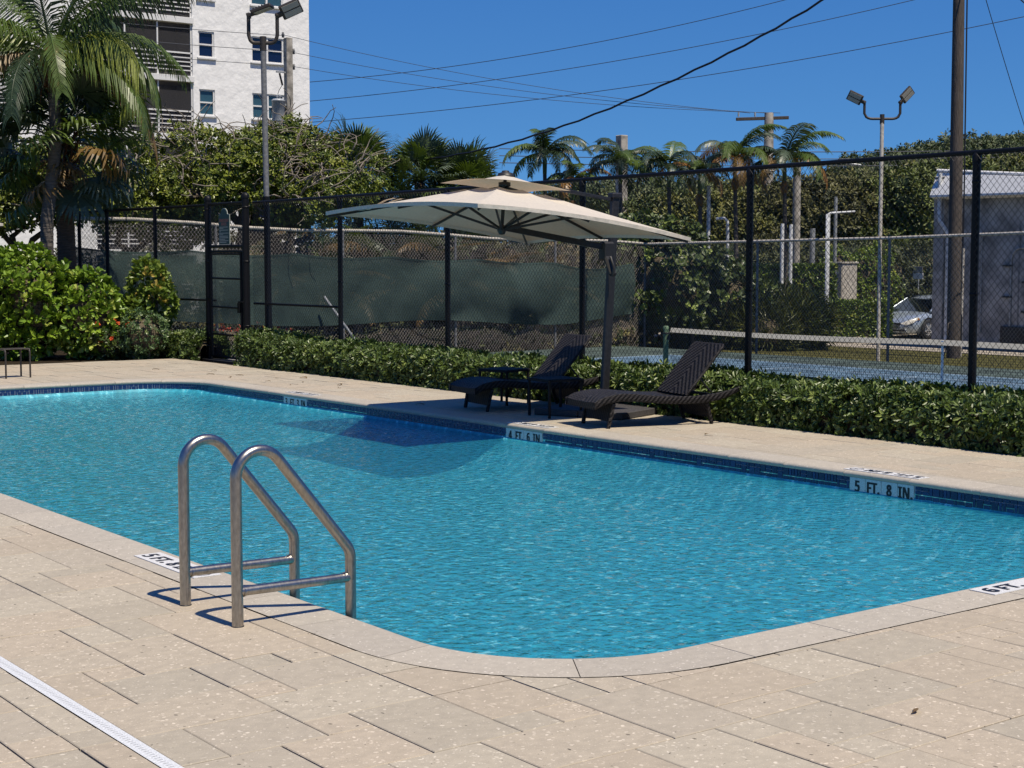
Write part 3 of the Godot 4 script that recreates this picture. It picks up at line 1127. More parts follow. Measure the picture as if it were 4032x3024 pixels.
	for pl in plates:
		var o := thing("deck_depth_plate", pl[5], "depth marker", pl[1], pl[2], "depth plates on the deck")
		part("plate", boxes(Vector3(0, 0, 0), Vector3(pl[3], 0.004, pl[4])), M.plate, o)
		var t := part("lettering", text_mesh(pl[0], 0.085), M.ink, o)
		t.rotation.x = -PI / 2
		var wide: float = t.mesh.get_aabb().size.x
		var room: float = pl[3] * 0.72
		t.scale = Vector3(minf(1.0, room / wide), 1.0, 1.0)
		t.position = Vector3(-pl[3] * 0.5 + 0.03 + minf(wide, room) * 0.5, 0.0026, 0.006)
		# the no-diving ring, its bar and the diver in it
		var sy := mb()
		var cx: float = pl[3] * 0.5 - 0.075
		for k in 28:
			var a := TAU * k / 28
			var b := TAU * (k + 1) / 28
			quad(sy, Vector3(cx + cos(a) * 0.055, 0.0026, sin(a) * 0.055), Vector3(cx + cos(b) * 0.055, 0.0026, sin(b) * 0.055), Vector3(cx + cos(b) * 0.047, 0.0026, sin(b) * 0.047), Vector3(cx + cos(a) * 0.047, 0.0026, sin(a) * 0.047))
		for l in [[-0.036, 0.036, 0.036, -0.036, 0.008], [-0.022, -0.012, 0.004, -0.002, 0.007], [0.004, -0.002, 0.026, 0.014, 0.006], [-0.004, -0.006, 0.006, -0.026, 0.005]]:
			var a := Vector3(cx + l[0], 0.0030, l[1])
			var b := Vector3(cx + l[2], 0.0030, l[3])
			var sd: Vector3 = (b - a).normalized().cross(Vector3.UP) * l[4] * 0.5
			quad(sy, a + sd, b + sd, b - sd, a - sd)
		part("no_diving_symbol", sy, M.ink, o)

# ---------------------------------------------------------------- fences
func chain_link(st: SurfaceTool, a: Vector3, b: Vector3, y0: float, y1: float, pitch: float, r: float, up := 1.15) -> void:
	# woven wire between two posts: both families of slanting wires, a wire's thickness apart
	var d := b - a
	d.y = 0
	var L := d.length()
	d /= L
	var nrm := Vector3(-d.z, 0, d.x)
	var H := y1 - y0
	var run := H / up
	st.set_smooth_group(0)
	for fam in 2:
		var s := -run if fam == 0 else 0.0
		var stop := L if fam == 0 else L + run
		while s < stop:
			var sa := s
			var sb := s + run if fam == 0 else s - run
			var ya := y0
			var yb := y1
			var ta := 0.0
			var tb := 1.0
			for lim in [[0.0, 1.0], [L, -1.0]]:
				var fa: float = (sa - lim[0]) * lim[1]
				var fb: float = (sb - lim[0]) * lim[1]
				if fa < 0 and fb < 0: tb = -1.0
				elif fa < 0: ta = maxf(ta, fa / (fa - fb))
				elif fb < 0: tb = minf(tb, fa / (fa - fb))
			if tb > ta + 0.01:
				var off := nrm * r * (1.0 if fam == 0 else -1.0)
				var p := a + d * lerpf(sa, sb, ta) + off
				var q := a + d * lerpf(sa, sb, tb) + off
				p.y = lerpf(ya, yb, ta)
				q.y = lerpf(ya, yb, tb)
				tube(st, [p, q], r, 3, false)
			s += pitch

func fence_post(st: SurfaceTool, at: Vector3, y0: float, y1: float, r: float) -> void:
	tube(st, [Vector3(at.x, y0, at.z), Vector3(at.x, y1, at.z)], r, 12)
	lathe(st, Vector3(at.x, y1, at.z), [Vector2(r * 1.12, -0.05), Vector2(r * 1.14, 0.0), Vector2(r * 0.7, 0.03), Vector2(0.0, 0.04)], 12)
	# tension bands
	for y in [0.25, 0.62, 0.93]:
		var yy := lerpf(y0, y1, y)
		lathe(st, Vector3(at.x, yy, at.z), [Vector2(r * 1.0, -0.014), Vector2(r * 1.10, -0.012), Vector2(r * 1.10, 0.012), Vector2(r * 1.0, 0.014)], 12)

func build_near_fence() -> void:
	var z := -11.25
	var top := 2.51
	var f := thing("chain_link_fence", "tall black chain-link fence with black posts behind the clipped hedge", "fence", Vector3(0, 0, 0))
	var xs := [-21.2, -18.98, -16.28, -13.56, -10.92, -8.22, -5.55, -2.85]
	for x in xs:
		var st := mb(true)
		fence_post(st, Vector3(x, 0, z), -0.66, top - 0.03, 0.036)
		part("post", st, M.black_steel, f)
	part("top_rail", tubes([Vector3(-21.62, top - 0.01, z), Vector3(-12, top, z), Vector3(-2.8, top, z)], 0.024, 10), M.black_steel, f)
	part("middle_rail", tubes([Vector3(-21.6, 0.93, z + 0.01), Vector3(-18.98, 0.93, z + 0.01)], 0.018, 8), M.black_steel, f)
	var w := mb(true)
	for k in xs.size() - 1:
		chain_link(w, Vector3(xs[k], 0, z + 0.03), Vector3(xs[k + 1], 0, z + 0.03), -0.62, top - 0.02, 0.062, 0.0022)
	chain_link(w, Vector3(-21.6, 0, z + 0.03), Vector3(-21.2, 0, z + 0.03), -0.62, top - 0.02, 0.062, 0.0022)
	part("wire_mesh", w, M.black_wire, f).set_meta("kind", "stuff")
	# the fence's other arm, turning away behind the bushes
	var g := thing("chain_link_fence", "black chain-link fence with a tan rail, running left from the gate behind the bushes", "fence", Vector3(0, 0, 0))
	var a := Vector3(-22.95, 0, z)
	var b := Vector3(-28.6, 0, -10.84)
	var ps := [a.lerp(b, 0.36), a.lerp(b, 0.68), a.lerp(b, 0.88), b]
	for q in ps:
		var st := mb(true)
		fence_post(st, q, -0.66, top, 0.034)
		part("post", st, M.black_steel, g)
	part("top_rail", tubes([a + Vector3.UP * top, b + Vector3.UP * top], 0.024, 10), M.black_steel, g)
	part("middle_rail", tubes([a + Vector3.UP * 0.95, b + Vector3.UP * 0.95], 0.018, 8), M.black_steel, g)
	var w2 := mb(true)
	chain_link(w2, a, b, -0.62, top - 0.02, 0.062, 0.0022)
	part("wire_mesh", w2, M.black_wire, g).set_meta("kind", "stuff")

func build_gate() -> void:
	var z := -11.10
	var t := thing("gate", "narrow black chain-link gate between two thick posts beside the hedge", "gate", Vector3(-22.25, 0, z))
	for x in [-0.66, 0.66]:
		var st := mb(true)
		fence_post(st, Vector3(x, 0, 0), -0.1, 2.62, 0.055)
		part("post", st, M.black_steel, t)
	part("header_rail", tubes([Vector3(-0.66, 2.51, 0), Vector3(0.66, 2.50, 0)], 0.024, 10), M.black_steel, t)
	var tr := mb(true)
	tube(tr, [Vector3(-0.62, 1.83, 0), Vector3(0.62, 1.82, 0)], 0.026, 10)
	tube(tr, [Vector3(-0.60, 1.75, 0), Vector3(0.60, 1.74, 0)], 0.022, 10)
	part("transom", tr, M.black_steel, t)
	var lf := mb(true)
	for x in [-0.53, 0.53]: tube(lf, [Vector3(x, 0.05, 0.02), Vector3(x, 1.72, 0.02)], 0.024, 10)
	for y in [0.06, 0.42, 0.86, 1.32, 1.71]: tube(lf, [Vector3(-0.53, y, 0.02), Vector3(0.53, y - 0.01, 0.02)], 0.016, 8)
	part("leaf_frame", lf, M.black_steel, t)
	var w := mb(true)
	chain_link(w, Vector3(-0.53, 0, 0.03), Vector3(0.53, 0, 0.03), 0.06, 1.71, 0.062, 0.0022)
	chain_link(w, Vector3(-0.62, 0, 0.01), Vector3(0.62, 0, 0.01), 1.82, 2.5, 0.062, 0.0022)
	part("wire_mesh", w, M.black_wire, t).set_meta("kind", "stuff")
	var la := mb()
	box(la, Vector3(0.58, 0.95, 0.05), Vector3(0.16, 0.03, 0.04), Basis(), 0.006)
	box(la, Vector3(0.53, 0.86, 0.06), Vector3(0.07, 0.16, 0.05), Basis(), 0.008)
	part("latch", la, M.black_steel, t)
	var hg := mb()
	for y in [0.3, 0.98, 1.6]: box(hg, Vector3(-0.59, y, 0.02), Vector3(0.10, 0.05, 0.05), Basis(), 0.008)
	part("hinges", hg, M.black_steel, t)
	part("threshold", boxes(Vector3(0, -0.02, 0.05), Vector3(1.4, 0.06, 0.2), 0.006), M.dark, t)
	# the notice hung over the gate
	var s := thing("court_rules_sign", "dark green round-topped sign of court rules hung above the gate", "sign", Vector3(-22.20, 2.13, z + 0.06))
	var pts := PackedVector2Array([Vector2(-0.19, -0.28), Vector2(0.19, -0.28), Vector2(0.19, 0.20), Vector2(0.13, 0.205)])
	for k in 9:
		var a := PI * k / 8
		pts.append(Vector2(cos(a) * 0.115, 0.215 + sin(a) * 0.085))
	pts.append_array([Vector2(-0.13, 0.205), Vector2(-0.19, 0.20)])
	var rim := mb()
	slab(rim, pts, -0.004, 0.004)
	var r := part("board_rim", rim, M.sign_print, s)
	r.rotation.x = PI / 2
	var inner := PackedVector2Array()
	for p in pts: inner.append(Vector2(p.x * 0.95, p.y * 0.96))
	var bd := mb()
	slab(bd, inner, -0.002, 0.010, 0.002)
	var o := part("board", bd, M.sign_green, s)
	o.rotation.x = PI / 2
	o.scale = Vector3(1, 1, -1)
	r.scale = Vector3(1, 1, -1)
	for l in [["TENNIS COURT", 0.105, 0.045], ["RULES", 0.048, 0.045]]:
		var g := part("lettering", text_mesh(l[0], l[2], false), M.sign_red, s)
		g.position = Vector3(0, l[1], 0.0112)
		g.scale = Vector3(minf(1.0, 0.33 / g.mesh.get_aabb().size.x), 1, 1)
	var pr := mb()
	var y := 0.0
	for k in 11:
		var wd := [0.30, 0.14, 0.31, 0.05, 0.32, 0.13, 0.30, 0.31, 0.20, 0.31, 0.24][k] as float
		box(pr, Vector3(-0.16 + wd * 0.5, y, 0.0106), Vector3(wd, 0.008, 0.001))
		y -= 0.024
	part("printed_lines", pr, M.sign_print, s)

func build_far_fence() -> void:
	var f := thing("court_fence", "far chain-link court fence with a pale tan top rail and a drooping windscreen", "fence", Vector3(0, 0, 0))
	var a := Vector3(-28.65, 0, -11.0)
	var b := Vector3(-29.7, 0, -26.75)
	var c := Vector3(-14.5, 0, -27.6)
	var ya := 2.42
	var yb := 2.06
	var yc := 2.26
	var n := 5
	for k in n + 1:
		var q := a.lerp(b, float(k) / n)
		part("post", tubes([q + Vector3.UP * -0.66, q + Vector3.UP * lerpf(ya, yb, float(k) / n)], 0.032, 10), M.grey_pole, f)
	for k in range(1, 5):
		var q := b.lerp(c, k / 4.0)
		part("post", tubes([q + Vector3.UP * -0.66, q + Vector3.UP * lerpf(yb, yc, k / 4.0)], 0.032, 10), M.grey_pole, f)
	var mids := []
	for k in 13: mids.append(a.lerp(b, k / 12.0) + Vector3.UP * (lerpf(ya, yb, k / 12.0) + 0.04 * sin(k * 1.3)))
	part("top_rail", tubes(mids, 0.036, 8), M.rail_tan, f)
	part("top_rail", tubes([b + Vector3.UP * yb, b.lerp(c, 0.5) + Vector3.UP * 2.12, c + Vector3.UP * yc], 0.034, 8), M.rail_tan, f)
	var w := mb(true)
	for k in n:
		var p := a.lerp(b, float(k) / n)
		var q := a.lerp(b, float(k + 1) / n)
		chain_link(w, p, q, -0.6, lerpf(ya, yb, (k + 1.0) / n), 0.085, 0.003)
	chain_link(w, b, c, -0.6, yb, 0.085, 0.003)
	part("wire_mesh", w, M.galv_wire, f).set_meta("kind", "stuff")
	# the windscreen cloth, hung on the court's side
	var dir := (b - a).normalized()
	var nrm := Vector3(dir.z, 0, -dir.x) * -1.0
	if nrm.dot(Vector3(0, 0, 0) - a) < 0: nrm = -nrm
	var st := mb(true)
	var L := a.distance_to(b)
	var cols := 150
	var rows := 14
	var fn := FastNoiseLite.new()
	fn.seed = 8; fn.frequency = 0.6
	var P := func(i: int, j: int) -> Vector3:
		var t := float(i) / cols
		var s := t * L * 0.965
		var v := float(j) / rows
		var sag := 0.07 * absf(sin(s * 1.25)) + (0.10 * maxf(0, sin((t - 0.8) * 16.0)) if t > 0.8 else 0.0)
		var yt := lerpf(1.88, 1.56, t) - sag
		var yb2 := lerpf(0.38, 0.06, t) + 0.06 * sin(s * 0.9) + (0.25 * (t - 0.85) * 4.0 if t > 0.85 else 0.0)
		var puff := 0.05 * sin(s * 2.2 + v * 2.0) + 0.05 * fn.get_noise_2d(s * 1.4, v * 2.5) + 0.10 * sin(v * PI) * (1.0 + sin(s * 0.8)) * (2.0 if t > 0.72 else 0.6)
		return a + dir * s + nrm * (0.06 + absf(puff)) + Vector3.UP * lerpf(yt, yb2, v)
	for i in cols:
		for j in rows:
			quad(st, P.call(i, j), P.call(i + 1, j), P.call(i + 1, j + 1), P.call(i, j + 1))
	part("windscreen", st, M.screen, f)
	var hm := mb()
	for i in cols:
		for j in [0, rows - 1]:
			var o2 := nrm * 0.006
			var t0: Vector3 = P.call(i, j) + o2
			var t1: Vector3 = P.call(i + 1, j) + o2
			var d0: Vector3 = P.call(i, j + 1) + o2
			var d1: Vector3 = P.call(i + 1, j + 1) + o2
			if j == 0: quad(hm, t0, t1, t1.lerp(d1, 0.4), t0.lerp(d0, 0.4))
			else: quad(hm, t0.lerp(d0, 0.6), t1.lerp(d1, 0.6), d1, d0)
	part("windscreen_hem", hm, M.screen, f)
	part("brace", tubes([Vector3(-28.7, 0.85, -16.6), Vector3(-28.2, -0.5, -17.4)], 0.03, 8), M.galv, f)

# ---------------------------------------------------------------- court
func build_net() -> void:
	var z := -21.1
	var t := thing("tennis_net", "sagging tennis net with a cream top tape and a white centre strap", "net", Vector3(0, 0, 0))
	var tops := []
	for k in 33:
		var x := lerpf(-22.62, -9.6, k / 32.0)
		var s := absf(x + 16.0) / 6.6
		tops.append(Vector3(x, 0.265 + 0.10 * (pow(minf(s, 1.0), 1.3) if x > -16.0 else 0.0) + (0.02 * (1 - s) if x < -16 else 0.02 * (1 - s)) - 0.03 * sin(s * PI), z))
	var tape := mb()
	for k in 32:
		var a: Vector3 = tops[k]
		var b: Vector3 = tops[k + 1]
		for sd in [-1.0, 1.0]:
			var o := Vector3(0, 0, 0.006 * sd)
			var p := Vector3(0, -0.088, 0.042 * sd)
			quad(tape, a + o, b + o, b + p, a + p)
		quad(tape, a + Vector3(0, 0, -0.006), a + Vector3(0, 0, 0.006), b + Vector3(0, 0, 0.006), b + Vector3(0, 0, -0.006))
	part("top_tape", tape, M.rope, t)
	part("centre_strap", boxes(Vector3(-16.0, -0.13, z + 0.016), Vector3(0.05, 0.80, 0.008), 0.002), M.white, t)
	var net := mb(true)
	var x := -22.6
	while x < -9.6:
		var i := int((x + 22.62) / 13.02 * 32.0)
		var y: float = tops[clampi(i, 0, 31)].y - 0.06
		tube(net, [Vector3(x, y, z), Vector3(x, COURT + 0.03, z)], 0.0024, 3, false)
		x += 0.046
	for j in 17:
		var pts := []
		for k in range(0, 33, 4): pts.append(Vector3(tops[k].x, lerpf(COURT + 0.03, tops[k].y - 0.08, j / 17.0), z))
		tube(net, pts, 0.0024, 3, false)
	part("mesh", net, M.net_cord, t).set_meta("kind", "stuff")
	part("bottom_band", tubes([Vector3(-22.6, COURT + 0.03, z), Vector3(-16.0, COURT + 0.02, z + 0.02), Vector3(-13.0, COURT + 0.015, z + 0.12), Vector3(-9.6, COURT + 0.03, z)], 0.02, 6), M.net_cord, t)
	var p := thing("net_post", "round green post holding the left end of the tennis net", "post", Vector3(-22.78, COURT, z))
	var st := mb(true)
	tube(st, [Vector3(0, 0, 0), Vector3(0, 0.83, 0)], 0.055, 14)
	lathe(st, Vector3(0, 0.83, 0), [Vector2(0.058, -0.06), Vector2(0.058, 0.0), Vector2(0.045, 0.018), Vector2(0, 0.022)], 14)
	part("tube", st, M.green_post, p)
	part("winder", boxes(Vector3(0.09, 0.62, 0), Vector3(0.05, 0.10, 0.05), 0.006), M.dark_frame, p)
	part("strap", boxes(Vector3(0.0, 0.70, 0), Vector3(0.125, 0.03, 0.125), 0.008), M.dark, p)
	var q := thing("square_post", "short dark square post just right of the green net post", "post", Vector3(-22.3, COURT, z - 0.25))
	part("tube", boxes(Vector3(0, 0.40, 0), Vector3(0.085, 0.80, 0.085), 0.008), M.black_steel, q)
	part("cap", boxes(Vector3(0, 0.805, 0), Vector3(0.095, 0.02, 0.095), 0.006), M.black_steel, q)

# ---------------------------------------------------------------- ladder
func build_ladder() -> void:
	var t := thing("pool_ladder_rail", "stainless steel pool ladder handrail, the right and nearer of the pair", "handrail", Vector3(-5.849, 0, 0), 0, "ladder handrails")
	var knots := [[Vector2(-2.944, -0.06), 0.0], [Vector2(-2.944, 0.957), 0.113], [Vector2(-3.506, 0.268), 0.10], [Vector2(-3.506, -0.42), 0.0]]
	var fine := []
	for k in knots.size():
		var p: Vector2 = knots[k][0]
		var rad: float = knots[k][1]
		if rad == 0.0:
			fine.append(Vector3(0, p.y, p.x))
			continue
		var d0: Vector2 = (p - knots[k - 1][0]).normalized()
		var d1: Vector2 = (knots[k + 1][0] - p).normalized()
		var turn := absf(d0.angle_to(d1))
		var back := rad * tan(turn / 2)
		var sg := signf(d0.cross(d1))
		var cen := p - d0 * back + Vector2(-d0.y, d0.x) * sg * rad
		for j in 17:
			var q: Vector2 = cen + (p - d0 * back - cen).rotated(sg * turn * j / 16.0)
			fine.append(Vector3(0, q.y, q.x))
	part("rail", tubes(fine, 0.0248, 24), M.steel, t)
	part("cross_bar", tubes([Vector3(0, 0.152, -2.955), Vector3(0, 0.146, -3.498)], 0.0215, 20), M.steel, t)
	var wd := mb(true)
	for z in [-2.9695, -3.4815]:
		var s := -1.0 if z > -3.2 else 1.0
		tube(wd, [Vector3(0, 0.1495, z), Vector3(0, 0.1495, z + 0.010 * s)], [0.0235, 0.0222], 20)
	part("welds", wd, M.steel, t)
	var cl := mb(true)
	lathe(cl, Vector3(0, 0, -2.944), [Vector2(0.027, 0.0), Vector2(0.0275, 0.004), Vector2(0.025, 0.005)], 24)
	part("foot_ring", cl, M.dark_frame, t)
	copy(t, "pool_ladder_rail", "stainless steel pool ladder handrail, the left and farther of the pair", Vector3(-6.366, 0, 0), 0)
	# the treads that the two rails carry lie under water
	var st := thing("ladder_treads", "steps of the pool ladder under the water between its rails", "ladder", Vector3(-6.1075, 0, -3.506))
	for y in [-0.45, -0.72]: part("tread", boxes(Vector3(0, y, 0), Vector3(0.465, 0.03, 0.08), 0.006), M.white_pipe, st)

# ---------------------------------------------------------------- furniture
func lounger_curve(u: float) -> float:
	# height of the side rail's top along the lounger
	var k := [[-0.17, 0.250], [-0.08, 0.292], [0.08, 0.320], [0.24, 0.318], [0.44, 0.297], [0.66, 0.280], [0.87, 0.276], [1.07, 0.286], [1.27, 0.316], [1.45, 0.356]]
	for i in k.size() - 1:
		if u <= k[i + 1][0]:
			var p0: Array = k[maxi(i - 1, 0)]
			var p3: Array = k[mini(i + 2, k.size() - 1)]
			return cubic_interpolate(k[i][1], k[i + 1][1], p0[1], p3[1], (u - k[i][0]) / (k[i + 1][0] - k[i][0]))
	return 0.356

func build_lounger() -> Node3D:
	# lies along its own +x, feet first; width along z
	var t := thing("lounger", "dark wicker sun lounger in the sun, the right one of the two, back raised", "sun lounger", Vector3(-11.235, 0, -9.5), 0, "wicker loungers")
	var W := 0.310
	var seat := mb(true)
	# seat sheet with uv for the weave, chevrons meeting on the centre line
	var n := 40
	for i in n:
		for j in 8:
			var q := []
			var uv := []
			for e in [[0, 0], [1, 0], [1, 1], [0, 1]]:
				var u := lerpf(-0.165, 0.85, float(i + e[0]) / n)
				var w := lerpf(-W, W, float(j + e[1]) / 8)
				q.append(Vector3(u, lounger_curve(u) + 0.006 - 0.010 * (1 - pow(w / W, 2)), w))
				uv.append(Vector2(u * 3.6, absf(w) * 3.6))
			uvquad(seat, q, uv)
	# its front apron
	for j in 8:
		var w0 := lerpf(-W, W, j / 8.0)
		var w1 := lerpf(-W, W, (j + 1) / 8.0)
		uvquad(seat, [Vector3(-0.167, 0.250, w0), Vector3(-0.167, 0.250, w1), Vector3(-0.160, 0.188, w1), Vector3(-0.160, 0.188, w0)], [Vector2(w0 * 6, 0), Vector2(w1 * 6, 0), Vector2(w1 * 6, 0.36), Vector2(w0 * 6, 0.36)])
	part("seat", seat, M.wicker, t)
	for s in [-1, 1]:
		var rl := mb()
		rl.set_smooth_group(0)
		var prev := []
		for i in 49:
			var u := lerpf(-0.17, 1.45, i / 48.0)
			var y := lounger_curve(u)
			var th := 0.066 if u < 1.18 else lerpf(0.066, 0.030, (u - 1.18) / 0.27)
			var ring := []
			for e in [[-0.016, 0.0], [-0.010, 0.007], [0.010, 0.007], [0.016, 0.0], [0.016, -th + 0.006], [0.010, -th], [-0.010, -th], [-0.016, -th + 0.006]]: ring.append(Vector3(u, y + e[1], s * W + e[0]))
			if prev:
				for k in 8: quad(rl, prev[k], prev[(k + 1) % 8], ring[(k + 1) % 8], ring[k])
			else:
				for k in range(1, 7): tri(rl, ring[0], ring[k], ring[k + 1])
			prev = ring
		for k in range(1, 7): tri(rl, prev[0], prev[k + 1], prev[k])
		part("side_rail", rl, M.wicker_rail, t)
	# backrest: a woven slab hinged on the rails
	var h := Vector3(0.83, 0.286, 0)
	var top := Vector3(1.245, 0.762, 0)
	var d := (top - h).normalized()
	var up := Vector3(-d.y, d.x, 0)
	var L := h.distance_to(top)
	var B := 0.283
	var bk := mb(true)
	for face in [1, -1]:
		for i in 16:
			for j in 8:
				var q := []
				var uv := []
				for e in [[0, 0], [1, 0], [1, 1], [0, 1]]:
					var l := L * float(i + e[0]) / 16
					var w := lerpf(-B, B, float(j + e[1]) / 8)
					q.append(h + d * l + up * (0.014 * face) + Vector3(0, 0, w))
					uv.append(Vector2(l * 3.6, absf(w) * 3.6))
				uvquad(bk, q, uv)
	part("backrest", bk, M.wicker, t)
	var rim := mb(true)
	tube(rim, [h + Vector3(0, 0, -B), top + Vector3(0, 0, -B) - d * 0.02, top + Vector3(0, 0, -B + 0.02), top + Vector3(0, 0, B - 0.02), top + Vector3(0, 0, B) - d * 0.02, h + Vector3(0, 0, B)], 0.015, 8)
	part("back_rim", rim, M.wicker_rail, t)
	for s in [-1, 1]:
		part("prop", tubes([h + d * 0.26 + Vector3(0, -0.01, s * 0.2), Vector3(1.17, 0.285, s * 0.2)], 0.009, 6), M.dark_frame, t)
	var fr := mb()
	beam(fr, Vector3(0.83, 0.255, -W), Vector3(0.83, 0.255, W), 0.03, 0.03)
	beam(fr, Vector3(1.17, 0.275, -W), Vector3(1.17, 0.275, W), 0.025, 0.025)
	beam(fr, Vector3(1.43, 0.338, -W), Vector3(1.43, 0.338, W), 0.03, 0.03)
	beam(fr, Vector3(0.2, 0.262, -W), Vector3(0.2, 0.262, W), 0.03, 0.03)
	part("cross_bars", fr, M.dark_frame, t)
	# splayed legs, a woven panel between each pair
	for e in [[0.05, 0.0], [1.05, 1.125]]:
		for s in [-1, 1]:
			var st := mb()
			beam(st, Vector3(e[0], 0.245, s * (W - 0.02)), Vector3(e[1], 0.0, s * (W - 0.04)), 0.034, 0.034, 0.006)
			part("leg", st, M.wicker_rail, t)
		var pn := mb()
		var a := Vector3(e[0], 0.245, 0)
		var b := a.lerp(Vector3(e[1], 0, 0), 0.74)
		quad(pn, a + Vector3(0, 0, -W + 0.02), a + Vector3(0, 0, W - 0.02), b + Vector3(0, 0, W - 0.03), b + Vector3(0, 0, -W + 0.03))
		quad(pn, a + Vector3(0.012, 0, -W + 0.02), b + Vector3(0.012, 0, -W + 0.03), b + Vector3(0.012, 0, W - 0.03), a + Vector3(0.012, 0, W - 0.02))
		part("leg_panel", pn, M.wicker_rail, t)
	return t

func build_table() -> Node3D:
	var t := thing("side_table", "small dark square side table beside the left lounger's pool side", "side table", Vector3(-12.12, 0, -9.70), -0.1, "small side tables")
	part("frame_top", boxes(Vector3(0, 0.375, 0), Vector3(0.42, 0.022, 0.42), 0.004), M.table_metal, t)
	var sl := mb()
	for k in 7: box(sl, Vector3(0, 0.389, -0.18 + k * 0.06), Vector3(0.40, 0.008, 0.052), Basis(), 0.002)
	part("slats", sl, M.table_metal, t)
	for x in [-1, 1]:
		for z in [-1, 1]:
			part("leg", boxes(Vector3(x * 0.19, 0.185, z * 0.19), Vector3(0.024, 0.37, 0.024), 0.003), M.table_metal, t)
	return t

func build_bench_table() -> void:
	# the round-cornered low table at the left edge
	var t := thing("low_table", "low bronze metal table with rounded bent legs at the left edge of the terrace", "table", Vector3(-20.75, 0, -7.12), 0.05)
	for z in [-0.17, 0.17]:
		var pts := [Vector3(-0.16, 0.0, z), Vector3(-0.16, 0.33, z), Vector3(-0.155, 0.36, z), Vector3(-0.14, 0.38, z), Vector3(-0.11, 0.388, z), Vector3(0.11, 0.388, z), Vector3(0.14, 0.38, z), Vector3(0.155, 0.36, z), Vector3(0.16, 0.33, z), Vector3(0.16, 0.0, z)]
		part("leg_frame", tubes(pts, 0.0125, 10), M.lamp_brown, t)
	part("top", boxes(Vector3(0, 0.392, 0), Vector3(0.26, 0.014, 0.38), 0.005), M.lamp_brown, t)

